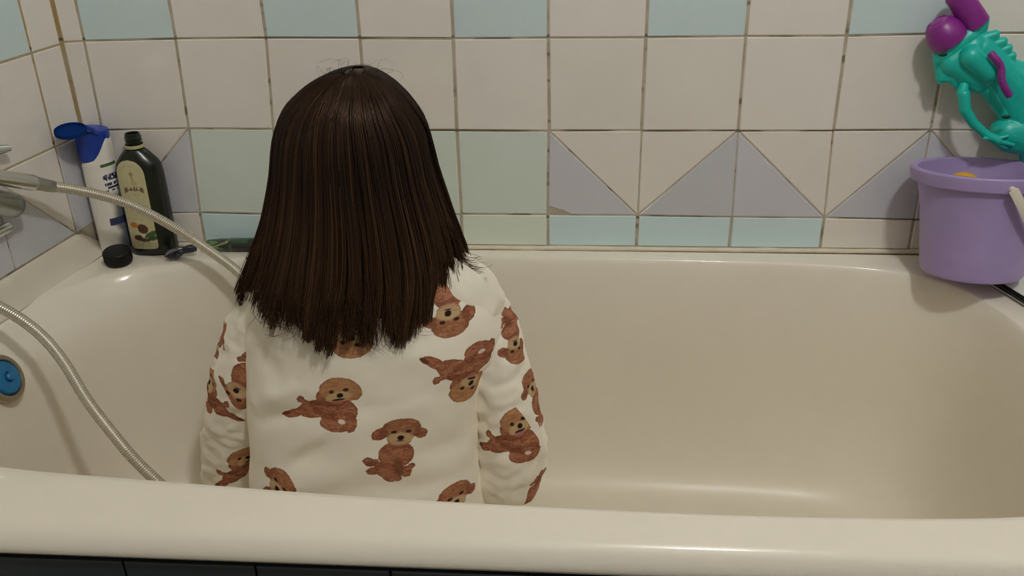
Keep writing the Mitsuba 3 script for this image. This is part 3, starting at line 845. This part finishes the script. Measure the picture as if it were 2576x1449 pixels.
for pth, W in ((LP, WL), (RP, WR)):
    ch = [*(np.array(q) for q in pth[3:9]), np.array(W)]
    rs = [.033, .032, .031, .030, .028, .025, .021]
    bd += [bone(tuple(ch[k]), tuple(ch[k + 1]), rs[k], rs[k + 1]) for k in range(len(ch) - 1)]
# head: skull, face, chin, nose, ears
bd += [ball((0, 0, 0), .070).scale([.98, 1.18, 1.16]).translate((HEAD + [0, -.012, .010]).tolist()), bone(tuple(HEAD + [0, .022, .005]), tuple(HEAD + [0, .038, -.062]), .060, .030), bone(tuple(HEAD + [-.02, .034, -.03]), tuple(HEAD + [.02, .034, -.03]), .042, .042),
       bone(tuple(HEAD + [0, .078, -.006]), tuple(HEAD + [0, .090, -.026]), .007, .0105), bone(tuple(HEAD + [-.010, .072, -.052]), tuple(HEAD + [.010, .072, -.052]), .007, .007)]
for sx in (-1, 1):
    bd += [bone(tuple(HEAD + [sx * .068, -.008, .008]), tuple(HEAD + [sx * .070, -.004, -.022]), .013, .009)]
    hx = -.245 + sx * .058
    knee, ank = (hx + sx * .022, -.160, BASE + .052), (hx - sx * .01, -.455, BASE + .042)
    bd += [bone((hx, -.365, .335), knee, .070, .047), bone(knee, ank, .044, .030), bone(ank, (hx - sx * .012, -.475, BASE + .028), .030, .026), bone((hx - sx * .012, -.478, BASE + .026), (hx - sx * .016, -.535, BASE + .020), .025, .017)]
    for k in range(5):
        tx = hx - sx * .016 + sx * (.016 - k * .0082)
        bd.append(bone((tx, -.532, BASE + .017), (tx, -.552 + .003 * k, BASE + .013), .009, .0085 - .0006 * k))
# hands on the thighs: palm, four fingers of different lengths, thumb
for sx, W in ((-1, WL), (1, WR)):
    W = np.array(W)
    kn = np.array([-.245 + sx * .075, -.155, .332])
    d_ = kn - W; d_ /= np.linalg.norm(d_)
    sd = np.cross(d_, [0, 0, 1.0]); sd /= np.linalg.norm(sd)
    pm = W + d_ * .045
    bd += [bone(tuple(W), tuple(pm + sd * .012), .020, .013), bone(tuple(W), tuple(pm - sd * .012), .020, .013)]
    for k, ln in enumerate((.042, .048, .045, .035)):
        o = pm + sd * (.019 - .0126 * k) + d_ * .004
        m1 = o + d_ * ln * .55 + np.array([0, 0, -.006]); m2 = m1 + d_ * ln * .45 + np.array([0, 0, -.016])
        bd += [bone(tuple(o), tuple(m1), .0085, .0075), bone(tuple(m1), tuple(m2), .0075, .0062)]
    tb0 = W + d_ * .018 - sd * sx * .016
    tb1 = tb0 - sd * sx * .022 + d_ * .020; tb2 = tb1 + d_ * .022 - sd * sx * .004 + np.array([0, 0, -.008])
    bd += [bone(tuple(tb0), tuple(tb1), .011, .009), bone(tuple(tb1), tuple(tb2), .009, .0072)]
body = flesh(bd, .006, 5)
add('person__body', body, 'skin', True)
mat('eye_white', (.75, .73, .70), .2, .5)
mat('eye_dark', (.03, .018, .01), .15, .6)
mat('lip', (.45, .17, .15), .45, .4)
for sx in (-1, 1):
    c_ = HEAD + [sx * .029, .0590, -.004]
    add('person__eye', moved(trimesh.creation.icosphere(3, .0125), trimesh.transformations.translation_matrix(c_)), 'eye_white', True)
    add(f'person__eye{"" if sx < 0 else "_001"}__iris', moved(trimesh.creation.icosphere(3, .0062), trimesh.transformations.translation_matrix(c_ + [0, .0075, -.001])), 'eye_dark', True)
    add('person__eyebrow', tube(spline([HEAD + [sx * .015, .0755, .011], HEAD + [sx * .029, .0735, .015], HEAD + [sx * .042, .066, .012]], 10), .0022, 8), 'eye_dark', 60)
add('person__lips', tube(spline([HEAD + [-.019, .0745, -.050], HEAD + [-.008, .0810, -.0485], HEAD + [0, .0818, -.050], HEAD + [.008, .0810, -.0485], HEAD + [.019, .0745, -.050]], 20), np.interp(np.linspace(0, 1, 20), [0, .5, 1], [.0015, .0042, .0015]), 10), 'lip', 60)

# trousers
mat('trouser_cotton', mottled((.70, .655, .56), .05, 25), .9, .2)
tr_ = [bone((-.245, -.365, .33), (-.245, -.36, .42), .094, .084)]
for sx in (-1, 1):
    hx = -.245 + sx * .058
    knee, ank = (hx + sx * .022, -.160, BASE + .054), (hx - sx * .01, -.440, BASE + .044)
    tr_ += [bone((hx, -.365, .335), knee, .079, .054), bone(knee, ank, .053, .043)]
trm = flesh(tr_, .008, 6)
trm.vertices += trm.vertex_normals * (.004 * (meshkit.fbm(trm.vertices * 22, 3) - .5))[:, None]
trm.vertices[:, 2] = np.maximum(trm.vertices[:, 2], BASE - .003)
add('person__trousers', trm, 'trouser_cotton', True)

# ---- sweatshirt: a torso and two sleeves, each with its own cloth coordinates in metres
POODLES = []                          # (u, v, half height in metres, turn, mirror, pose)


def poodle_a(x, y):
    """Lying poodle, survey pixels from its middle, y down: (distance, tint, [(distance, colour)...])."""
    E_ = lambda cx, cy, rx, ry, rot=0: ell(x, y, cx - 830, cy - 740, rx, ry, rot)
    out = None
    for e in (E_(1150, 420, 365, 245, 4), E_(1430, 455, 105, 150, -12), E_(880, 520, 130, 150, 20), E_(1190, 880, 330, 290, 8), E_(800, 800, 390, 185, -16), E_(380, 955, 230, 88, -24), E_(195, 1000, 95, 42, -26), E_(470, 640, 72, 72), E_(560, 690, 95, 52, 20), E_(1140, 1110, 265, 115, 12), E_(1440, 1080, 108, 155, 0)):
        out = e if out is None else dr.minimum(out, e)
    headness = smoothstep(30, -30, dr.minimum(E_(1150, 400, 365, 230, 4), E_(1430, 455, 105, 150, -12)))
    feat = [(E_(900, 690, 300, 60, 4), (.10, .025, .012), .55, 50), (E_(1030, 950, 120, 90, 0), (.11, .03, .015), .5, 70), (E_(820, 830, 110, 50, -10), (.11, .03, .015), .5, 45), (E_(1080, 1060, 180, 45, 14), (.36, .15, .09), .6, 50), (E_(200, 1000, 90, 36, -26), (.09, .03, .015), .8, 20), (E_(1270, 1035, 68, 42, 20), (.66, .55, .48), 1, 12), (E_(1145, 545, 225, 100, -12), (.46, .33, .17), .9, 30), (E_(1140, 645, 110, 52, -8), (.33, .125, .10), .9, 20),
            (E_(1155, 600, 115, 20, -10), (.02, .008, .006), .95, 10), (E_(1165, 515, 56, 46), (.012, .008, .007), 1, 10), (E_(1008, 448, 44, 33), (.016, .009, .007), .95, 12), (E_(1252, 400, 46, 33), (.016, .009, .007), .95, 12)]
    return out, headness, feat


def poodle_b(x, y):
    """Sitting poodle."""
    E_ = lambda cx, cy, rx, ry, rot=0: ell(x, y, cx - 680, cy - 715, rx, ry, rot)
    out = None
    for e in (E_(735, 340, 310, 195), E_(735, 500, 205, 130), E_(410, 430, 125, 105, -35), E_(1050, 420, 110, 90, 30), E_(710, 790, 280, 240), E_(640, 1050, 230, 190, 15), E_(300, 915, 105, 75, 20), E_(380, 1075, 125, 72, -10), E_(960, 1000, 75, 52, -25), E_(885, 1090, 100, 105), E_(640, 1190, 130, 95, 20), E_(765, 1220, 70, 62), E_(390, 930, 80, 70)):
        out = e if out is None else dr.minimum(out, e)
    headness = smoothstep(30, -30, E_(735, 340, 310, 195)) * .35
    feat = [(E_(470, 400, 60, 130, -8), (.12, .035, .02), .5, 40), (E_(985, 380, 50, 130, 8), (.12, .035, .02), .5, 40), (E_(760, 1010, 75, 190, -12), (.10, .026, .014), .65, 60), (E_(740, 640, 150, 40), (.12, .035, .02), .5, 30), (E_(590, 1130, 110, 100, 30), (.36, .16, .095), .5, 70), (E_(690, 790, 150, 90), (.36, .16, .10), .4, 90), (E_(330, 930, 80, 50), (.10, .03, .016), .5, 30),
            (E_(740, 500, 205, 98), (.46, .33, .18), .9, 30), (E_(735, 578, 130, 48), (.42, .25, .15), .8, 25), (E_(745, 545, 60, 9), (.02, .008, .006), .95, 7), (E_(748, 490, 54, 42), (.012, .008, .007), 1, 10), (E_(630, 392, 50, 26), (.016, .009, .007), .95, 12), (E_(850, 380, 48, 26), (.016, .009, .007), .95, 12)]
    return out, headness, feat


def cloth_print(p, n, uv):
    base = mi.Color3f(.76, .715, .615) * (.97 + .06 * fbm(uv.x * 60, uv.y * 60, 1.0))
    X, Y_, kind, near = mi.Float(9e3), mi.Float(9e3), mi.Float(0), mi.Float(9e9)
    for (u, v, hs, turn, mir, pose) in POODLES:
        du, dv = uv.x - u, uv.y - v
        c, s_ = math.cos(math.radians(turn)), math.sin(math.radians(turn))
        k = 560.0 / hs
        lx, ly = (du * c + dv * s_) * k * mir, -(dv * c - du * s_) * k
        d2 = dr.square(du) + dr.square(dv)
        take = d2 < near
        near = dr.select(take, d2, near)
        X, Y_, kind = dr.select(take, lx, X), dr.select(take, ly, Y_), dr.select(take, pose, kind)
    rag = 26 * (fbm(X * .022, Y_ * .022, 5.0) - .5) + 14 * (noise(X * .09, Y_ * .09) - .5)
    tuft = fbm(X * .012 + 3, Y_ * .03, 2.0)
    fine = noise(X * .05, Y_ * .11)
    out = base
    for pose, fn in ((0, poodle_a), (1, poodle_b)):
        d, hd, feat = fn(X, Y_)
        fur = mix([.185, .058, .030], [.36, .155, .085], smoothstep(.25, .75, tuft * .6 + fine * .4))
        fur = mix(fur, [.42, .225, .105], hd * (.35 + .5 * tuft))
        fur = mix(fur, [.10, .028, .014], smoothstep(-32, 0, d + rag) * .55)
        for e, col, w, soft in feat:
            fur = mix(fur, col, smoothstep(soft, -soft, e + rag * .5) * w)
        on = smoothstep(9, -9, d + rag) * dr.select(dr.abs(kind - pose) < .5, 1.0, 0.0)
        out = mix(out, fur, on)
    return out


def project(v):
    c = (np.asarray(v) - EYE) @ CAM.T
    return np.column_stack([1288 + FPX * c[:, 0] / c[:, 2], 724.5 + FPX * c[:, 1] / c[:, 2]])


def ridge(P2, segs):
    """Sum of soft folds along segments; P2 (n, 2) cloth points, segs (x0, y0, x1, y1, width, height) in metres."""
    h = np.zeros(len(P2))
    segs = [(*q[:5], q[5] * 1.5) for q in segs]
    for x0, y0, x1, y1, w, a in segs:
        e = np.array([x1 - x0, y1 - y0]); L = np.linalg.norm(e); e /= L
        r = P2 - [x0, y0]
        t = np.clip(r @ e / L, 0, 1)
        d = np.linalg.norm(r - np.outer(t * L, e), axis=1)
        h += a * np.exp(-(d / w) ** 2) * (.25 + .75 * np.sin(PI * np.clip(t, .05, .95)))
    return h


YS = -.350
rowsT = [(1250, 652, 1224), (1170, 646, 1214), (1100, 644, 1206), (1000, 632, 1212), (930, 622, 1240), (880, 615, 1262), (830, 608, 1268), (780, 605, 1252), (740, 616, 1222), (705, 650, 1188), (675, 705, 1145), (655, 765, 1100), (640, 800, 1045), (622, 815, 1010)]
zz, xx_, ww_ = [], [], []
for y, l, r_ in rowsT:
    a, b = at(l, y, Y=YS), at(r_, y, Y=YS)
    zz.append((a[2] + b[2]) / 2); xx_.append((a[0] + b[0]) / 2); ww_.append((b[0] - a[0]) / 2)
zz = np.array([.255, .285] + zz); xx_ = np.array([xx_[0], xx_[0]] + xx_); ww_ = np.array([.150, .165] + ww_)
zl = np.interp(np.linspace(0, 1, 150), np.linspace(0, 1, len(zz)), zz)
zl = np.sort(zl)
fx, fw = PchipInterpolator(zz, xx_), PchipInterpolator(zz, ww_)
fy = PchipInterpolator([.25, .35, .45, .55, .65, .70, .74, .78, .82], [-.370, -.368, -.360, -.350, -.338, -.330, -.320, -.308, -.30])
fb = PchipInterpolator([.25, .35, .45, .55, .62, .68, .72, .75, .80], [.095, .108, .104, .098, .096, .090, .078, .062, .045])
mcol = 241
aa = np.linspace(-PI, PI, mcol)
ex = 2 / 2.35
V, U = [], []
for z in zl:
    s_, c_ = np.sin(aa), np.cos(aa)
    rx, ry = fw(z), fb(z)
    ring = np.column_stack([fx(z) + rx * np.sign(s_) * np.abs(s_) ** ex, fy(z) - ry * np.sign(c_) * np.abs(c_) ** ex, np.full(mcol, z)])
    # the right shoulder rides higher than the left one
    ring[:, 2] += .010 * (ring[:, 0] - fx(z)) / .14 * np.clip((z - .5) / .2, 0, 1)
    V.append(ring)
V = np.array(V)
du = np.linalg.norm(np.diff(V, axis=1), axis=2)
uu = np.concatenate([np.zeros((len(zl), 1)), np.cumsum(du, axis=1)], 1)
uu -= uu[:, [mcol // 2]]
dv = np.linalg.norm(np.diff(V[:, mcol // 2], axis=0), axis=1)
vv = np.broadcast_to(np.r_[0, np.cumsum(dv)][:, None], uu.shape)
UVT = np.stack([uu, vv], -1).reshape(-1, 2)
f4 = grid_faces(len(zl), mcol, wrap=False)
fT = np.vstack([f4[:, [0, 1, 2]], f4[:, [0, 2, 3]]])
torso = trimesh.Trimesh(V.reshape(-1, 3), fT, process=False)
pT = project(torso.vertices)
back = torso.vertex_normals[:, 1] < -.15


def cloth_at(pxl, mesh_px, ok, UV, far=None):
    if far is not None:               # the layer nearest to the viewer
        d = np.linalg.norm(mesh_px - np.asarray(pxl), axis=1) + np.where(ok, 0, 1e6)
        return UV[np.argmin(np.where(d < max(9, d.min() + 1), far, 1e9))]
    d = np.linalg.norm(mesh_px - np.asarray(pxl), axis=1) + np.where(ok, 0, 1e6)
    return UV[np.argmin(d)]


def seg(x0, y0, x1, y1, w, a):
    return (*cloth_at((x0, y0), pT, back, UVT), *cloth_at((x1, y1), pT, back, UVT), w, a)


folds = [seg(645, 1010, 770, 965, .016, .0050), seg(650, 1055, 760, 1040, .012, -.0040), seg(720, 1180, 830, 1115, .013, -.0060), seg(660, 1235, 900, 1170, .022, .0050), seg(800, 920, 1120, 880, .03, .0030), seg(700, 990, 1010, 975, .018, .0022), seg(760, 1130, 1000, 1040, .026, .0030), seg(900, 1230, 1140, 1200, .02, -.0035),
         seg(1190, 860, 1225, 1010, .014, -.0050), seg(1160, 1010, 1200, 1240, .018, .0035), seg(640, 850, 700, 960, .016, -.0042), seg(1040, 1150, 1180, 1080, .02, -.003), seg(980, 1000, 1130, 1060, .022, .0025), seg(690, 830, 900, 950, .03, .0025), seg(1000, 880, 1200, 950, .02, .0022)]
disp = ridge(UVT, folds) + .0045 * (meshkit.fbm(np.column_stack([UVT * [11, 15], np.zeros(len(UVT))]), 3, 4) - .5)
disp += .0012 * (meshkit.fbm(np.column_stack([UVT * [45, 70], np.ones(len(UVT))]), 2, 8) - .5)
# gathers above the hem band
torso.vertices = torso.vertices + torso.vertex_normals * disp[:, None]
SHIRT = [('torso', torso, UVT)]


def sleeve(path, radii, u0, seed, squash=1.0):
    n, m = 150, 73
    p = spline(path, n)
    r = PchipInterpolator(np.linspace(0, 1, len(radii)), radii)(np.linspace(0, 1, n))
    t = np.gradient(p, axis=0); t /= np.linalg.norm(t, axis=1, keepdims=True)
    A = [np.array([0, -1.0, 0])]
    A[0] = A[0] - t[0] * (A[0] @ t[0]); A[0] /= np.linalg.norm(A[0])
    for i in range(1, n):
        a = A[-1] - t[i] * (A[-1] @ t[i]); A.append(a / np.linalg.norm(a))
    A = np.array(A); B = np.cross(t, A)
    an = np.linspace(-PI, PI, m)
    s = np.r_[0, np.cumsum(np.linalg.norm(np.diff(p, axis=0), axis=1))]
    UV = np.stack([u0 - r[:, None] * an[None], np.broadcast_to(-s[:, None], (n, m))], -1)
    w = np.column_stack([np.cos(np.tile(an, n)) * 2, np.sin(np.tile(an, n)) * 2, np.repeat(s * 26, m)])
    h = .013 * (meshkit.fbm(w + seed, 3, seed) - .5) + .009 * (meshkit.fbm(w * [.8, .8, 2.2] + seed * 3, 2, seed + 5) - .5)
    h = h.reshape(n, m); h[:, -1] = h[:, 0]
    h *= np.clip(s / .03, 0, 1)[:, None]
    v = p[:, None] + (r[:, None] + h)[:, :, None] * (np.cos(an)[None, :, None] * A[:, None] + squash * np.sin(an)[None, :, None] * B[:, None])
    f = grid_faces(n, m, wrap=False)
    mesh = trimesh.Trimesh(v.reshape(-1, 3), np.vstack([f[:, [0, 1, 2]], f[:, [0, 2, 3]]]), process=False)
    return mesh, UV.reshape(-1, 2)


lsm, lsuv = sleeve(LP, [.050, .055, .054, .050, .050, .050, .050, .046, .040, .034], 10.0, 3)
rsm, rsuv = sleeve(RP, [.048, .055, .054, .050, .049, .051, .050, .046, .040, .034], 20.0, 9)
SHIRT += [('sleeve', lsm, lsuv), ('sleeve', rsm, rsuv)]
pl, pr_ = project(lsm.vertices), project(rsm.vertices)
okl, okr = lsm.vertex_normals[:, 1] < -.05, rsm.vertex_normals[:, 1] < -.05
for x, y, hs, turn, mir, pose in [(806, 1020, .044, 0, 1, 0), (996, 1140, .049, -4, 1, 1), (1152, 938, .044, 172, -1, 0), (1144, 1300, .049, 4, 1, 1), (1138, 742, .049, 180, 1, 1), (832, 818, .044, 180, -1, 0), (700, 1255, .047, -28, -1, 1), (990, 760, .044, 0, 1, 0), (910, 1330, .044, 178, -1, 0), (930, 700, .044, 0, 1, 0)]:
    POODLES.append((*map(float, cloth_at((x, y), pT, back, UVT)), hs, turn, mir, pose))
for x, y, hs, turn, mir, pose in [(612, 965, .046, 168, 1, 1), (530, 1010, .040, 10, -1, 0), (540, 852, .030, 160, 1, 1), (600, 1195, .044, 30, 1, 0)]:
    POODLES.append((*map(float, cloth_at((x, y), pl, okl, lsuv, np.linalg.norm(lsm.vertices - EYE, axis=1))), hs, turn, mir, pose))
for x, y, hs, turn, mir, pose in [(1268, 1112, .041, 0, 1, 0), (1302, 838, .044, 170, 1, 1), (1358, 1000, .040, 12, -1, 1), (1356, 1255, .040, 160, 1, 1)]:
    POODLES.append((*map(float, cloth_at((x, y), pr_, okr, rsuv, np.linalg.norm(rsm.vertices - EYE, axis=1))), hs, turn, mir, pose))
scene['sweatshirt_cloth'] = {'type': 'twosided', 'bsdf': {'type': 'principled', 'base_color': proc(cloth_print), 'roughness': .85, 'specular': .2, 'sheen': .3}}
for nm, mesh, UV in SHIRT:
    add('person__sweatshirt__' + nm, mesh, 'sweatshirt_cloth', True, uv=UV)
mat('rib_knit', mottled((.72, .675, .575), .05, 60), .9, .2)
hem = []
for z, k in ((.236, .86), (.240, .93), (.252, .945), (.268, .93), (.272, .90)):
    s_, c_ = np.sin(aa[:-1]), np.cos(aa[:-1])
    hem.append(np.column_stack([fx(.30) + .162 * k * np.sign(s_) * np.abs(s_) ** ex, fy(.30) - .112 * k * np.sign(c_) * np.abs(c_) ** ex, np.full(mcol - 1, z)]))
add('person__sweatshirt__hem', loft(hem, False, False), 'rib_knit', True)
ct = V[-1][:-1]
cv = [ct * 1.0, ct + [0, .002, .006], ct + [0, .004, .012], ct * [1, 1, 1] + [0, .006, .015]]
cv = [c.mean(0) + (c - c.mean(0)) * k for c, k in zip(cv, (1.02, 1.06, 1.03, .94))]
add('person__sweatshirt__collar', loft(cv, False, False), 'rib_knit', True)
for (pth, rr_) in ((LP, .032), (RP, .032)):
    q = np.array(pth, float)
    d_ = (q[-1] - q[-2]) / np.linalg.norm(q[-1] - q[-2])
    add('person__sweatshirt__cuff', tube([q[-1] - d_ * .006, q[-1], q[-1] + d_ * .012, q[-1] + d_ * .022, q[-1] + d_ * .025], [.031, .0345, .033, .030, .026], 40), 'rib_knit', 60)

# ---- hair: dark straight locks falling from the crown over the upper back
def hair_tone(p, n, uv):
    k = noise(uv.x * 37.0, 1.0)
    c = mix([.0058, .0034, .0025], [.0145, .0080, .0052], k)
    return mix(c, [.085, .043, .021], smoothstep(.75, 1.0, noise(uv.x * 91.0, 5.0)) * .5 + smoothstep(.60, 1.0, uv.y) * .25)


scene['hair_brown'] = {'type': 'twosided', 'bsdf': {'type': 'principled', 'base_color': proc(hair_tone), 'roughness': .36, 'specular': .17, 'spec_tint': .7}}
sil = [(181, 868, 912, -.318), (190, 826, 940, -.315), (205, 790, 968, -.312), (232, 750, 1003, -.31), (270, 718, 1036, -.305), (330, 698, 1072, -.30), (430, 689, 1098, -.305), (520, 672, 1128, -.315), (600, 648, 1152, -.325), (660, 630, 1160, -.335), (720, 618, 1152, -.345), (790, 612, 1140, -.355), (860, 612, 1130, -.36), (930, 612, 1125, -.36)]
hz, hx_, hw_, hy_ = [], [], [], []
for y, l, r_, Yp in sil:
    a, b = at(l, y, Y=Yp), at(r_, y, Y=Yp)
    hz.append((a[2] + b[2]) / 2); hx_.append((a[0] + b[0]) / 2); hw_.append((b[0] - a[0]) / 2); hy_.append(Yp)
hz = np.array(hz)[::-1]
HX, HW, HY = (PchipInterpolator(hz, np.array(q)[::-1]) for q in (hx_, hw_, hy_))
TOP = hz[-1]
HB = PchipInterpolator([.55, .60, .65, .70, .77, .85, .905, .94, .96, .975, TOP], [-.470, -.468, -.462, -.450, -.428, -.405, -.392, -.378, -.362, -.346, -.335])


def hair_point(phi, z, k=1.0):
    """phi from the back (0) towards the wearer's right (+); k scales towards the inside."""
    z = np.clip(z, .56, TOP)
    w, d = HW(z), HY(z) - HB(z)
    sp_, cp_ = np.sin(phi), np.cos(phi)
    d = np.where(cp_ > 0, d, .100 * np.sqrt(np.clip(w / .095, 0, 1)))
    return np.stack([HX(z) + k * w * np.sign(sp_) * np.abs(sp_) ** .92, HY(z) - k * d * np.sign(cp_) * np.abs(cp_) ** .85, z], -1)


ends = np.array([(600, 757), (640, 792), (665, 800), (700, 822), (745, 838), (790, 858), (835, 850), (868, 832), (886, 812), (904, 850), (930, 868), (970, 862), (1010, 850), (1050, 815), (1080, 780), (1105, 752), (1135, 728), (1165, 690)], float)
ex_, ez_ = np.array([at(x, y, Y=-.455)[[0, 2]] for x, y in ends]).T


def end_z(x):
    return np.interp(x, ex_, ez_)


hr = np.random.default_rng(21)
NS, NK = 6000, 22
phi = np.r_[hr.uniform(-2.35, 2.35, 5200), np.where(hr.random(800) < .5, -1, 1) * hr.uniform(2.3, PI, 800)]
bounds = np.sort(hr.uniform(-3.1, 3.1, 80))
clump_id = np.searchsorted(bounds, phi + hr.normal(0, .006, NS))
mids = np.r_[-3.12, .5 * (bounds[1:] + bounds[:-1]), 3.12, 3.12]
ck = hr.normal(size=400); ck2 = hr.normal(size=400); ck3 = hr.normal(size=400)
cphi = mids[clump_id]
depth = 1 - .13 * hr.random(NS) ** 1.6
vts, fcs, tex = [], [], []
tops = TOP - .0002 - hr.random(NS) ** 1.5 * .010
order_ = np.linspace(0, 1, NK)
sides = 4
q_ = np.arange(sides) * 2 * PI / sides
ff = grid_faces(NK, sides)
ff = np.vstack([ff[:, [0, 1, 2]], ff[:, [0, 2, 3]]])
for i in range(NS):
    p0 = phi[i]
    xe = HX(.64) + HW(.64) * np.sin(p0)
    ze = end_z(xe) - .016 + .007 * ck[clump_id[i]] + abs(hr.normal(0, .006)) + .10 * abs(p0 - cphi[i])
    if abs(p0) > 1.7:
        ze += .015
    if i >= 5200:
        ze = .893 + .012 * hr.random() + .010 * (PI - abs(p0))
    # even steps of arc: dense near the crown
    u_ = order_ ** 1.0
    z = tops[i] + (ze - tops[i]) * (u_ ** 1.7 * .55 + u_ * .45) if False else tops[i] - (tops[i] - ze) * (.25 * u_ ** 3 + .75 * u_ ** 1.6)
    conv = np.clip((u_ - .45) / .55, 0, 1) ** 1.5
    ph = p0 + (cphi[i] - p0) * conv * .42 + .012 * ck2[clump_id[i]] * conv
    ph = ph + .05 * (1 - u_) ** 4 * hr.normal()
    kk = depth[i] + .018 * ck3[clump_id[i]] * u_ - .02 * (1 - np.cos(np.clip((p0 - cphi[i]) / .05, -1, 1) * PI)) * .5 * u_
    # tips thin out and turn in or out a little
    pts = hair_point(ph, z, kk)
    fl = np.clip((u_ - .8) / .2, 0, 1) ** 2
    pts[:, 1] -= .002 * fl * hr.normal()
    pts[:, 0] += fl * (.0028 * hr.normal() + .005 * ck[clump_id[i]])
    sw = .0012 * np.sin(u_ * (5 + 3 * hr.random()) + hr.random() * 6)
    pts[:, 0] += sw * u_
    w_ = (.00075 + .0004 * hr.random()) * np.interp(u_, [0, .06, .75, 1], [.6, 1, 1, .38])
    t = np.gradient(pts, axis=0); t /= np.linalg.norm(t, axis=1, keepdims=True) + 1e-9
    out_ = pts - np.column_stack([HX(np.clip(z, .56, TOP)), HY(np.clip(z, .56, TOP)), z - .01])
    A = out_ - t * (out_ * t).sum(1, keepdims=True); A /= np.linalg.norm(A, axis=1, keepdims=True) + 1e-9
    B = np.cross(t, A)
    vts.append((pts[:, None] + w_[:, None, None] * (np.cos(q_)[None, :, None] * A[:, None] * .8 + np.sin(q_)[None, :, None] * B[:, None] * 1.3)).reshape(-1, 3))
    fcs.append(ff + i * NK * sides)
    tex.append(np.column_stack([np.full(NK * sides, hr.random()), np.repeat(u_, sides)]))
# loose hairs: over the crown, at the sides and the curled wisps on the right shoulder
loose = []
for _ in range(26):
    x0 = hr.uniform(800, 960)
    a = at(x0, hr.uniform(184, 200), Y=-.32)
    b = a + [hr.normal(0, .02), hr.uniform(-.01, .01), hr.uniform(.002, .018)]
    c = b + [hr.normal(0, .02), hr.uniform(-.02, .0), hr.uniform(-.008, .006)]
    loose.append(([a - [0, 0, .006], a, b, c], .00022))
for _ in range(60):
    y0 = hr.uniform(600, 690)
    a = at(1150 + hr.uniform(-10, 12), y0, Y=-.352)
    b = a + [.012 * hr.random() + .004, -.004, -.015 - .01 * hr.random()]
    c = b + [.018 * hr.random() + .004, -.002, -.006 * hr.random()]
    e = c + [.014 * hr.random(), .0, .008 * hr.random() - .003]
    loose.append(([a - [.004, 0, -.02], a, b, c, e], .00045))
for _ in range(70):
    a = at(612 + hr.uniform(-2, 14), hr.uniform(690, 730), Y=-.352)
    b = a + [-.006 - .008 * hr.random(), -.002, -.022]
    loose.append(([a + [.010, 0, .03], a, b, b + [-.004 * hr.random(), 0, -.006]], .0006))
for _ in range(120):
    x0 = hr.uniform(640, 1130)
    y0 = np.interp(x0, ends[:, 0], ends[:, 1])
    bx = at(x0, y0, Y=-.45); sn = np.clip((bx[0] - HX(.68)) / HW(.68), -.96, .96); yb = float(HY(.68) - (HY(.68) - HB(.68)) * (1 - sn ** 2) ** .42)
    a = at(x0, y0 - 45, Y=yb + .004)
    b = at(x0 + hr.normal(0, 10), y0 - 5, Y=yb + .001); c = at(x0 + hr.normal(0, 22), y0 + hr.uniform(4, 28), Y=yb)
    loose.append(([a + [0, .004, .02], a, b, c], .00045))
voff = NS * NK * sides
for pth, r_ in loose:
    p = spline(pth, 10)
    m = tube(p, r_ * np.linspace(1, .35, 10), 4)
    vts.append(np.array(m.vertices)); fcs.append(np.array(m.faces) + voff); voff += len(m.vertices)
    tex.append(np.column_stack([np.full(len(m.vertices), hr.random()), np.full(len(m.vertices), .8)]))
# the dense inside of the hair
pa = np.linspace(-2.3, 2.3, 121)
sh = np.array([hair_point(pa, np.full(121, z), .885) for z in np.r_[np.linspace(.725, TOP - .006, 60), TOP - .003, TOP - .0012, TOP - .0004]])
pc = np.linspace(2.25, 2 * PI - 2.25, 61)
sh2 = np.array([hair_point(pc, np.full(61, z), .95) for z in np.r_[np.linspace(.915, TOP - .004, 24), TOP - .0004]])
f2 = grid_faces(25, 61, wrap=False)
vts.append(sh2.reshape(-1, 3)); fcs.append(np.vstack([f2[:, [0, 1, 2]], f2[:, [0, 2, 3]]]) + voff); voff += len(vts[-1])
tex.append(np.column_stack([np.full(len(vts[-1]), .02), np.full(len(vts[-1]), .1)]))
fsh = grid_faces(63, 121, wrap=False)
fsh = np.vstack([fsh[:, [0, 1, 2]], fsh[:, [0, 2, 3]]])
sh = np.concatenate([sh, (sh[-1:] * .12 + sh[-1:].mean(1, keepdims=True) * .88) + [0, 0, .0045]]); fsh = grid_faces(64, 121, wrap=False); fsh = np.vstack([fsh[:, [0, 1, 2]], fsh[:, [0, 2, 3]]])
vts.append(sh.reshape(-1, 3)); fcs.append(fsh + voff)
tex.append(np.column_stack([np.full(len(vts[-1]), .02), np.full(len(vts[-1]), .1)]))
add('person__hair', trimesh.Trimesh(np.vstack(vts), np.vstack(fcs), process=False), 'hair_brown', True, uv=np.vstack(tex))
tag('person', 'child with long dark brown hair in a cream poodle-print sweatshirt, kneeling in the tub', 'person')
tag('person__sweatshirt', 'cream sweatshirt with brown poodle print')
tag('person__hair', 'long straight dark brown hair')
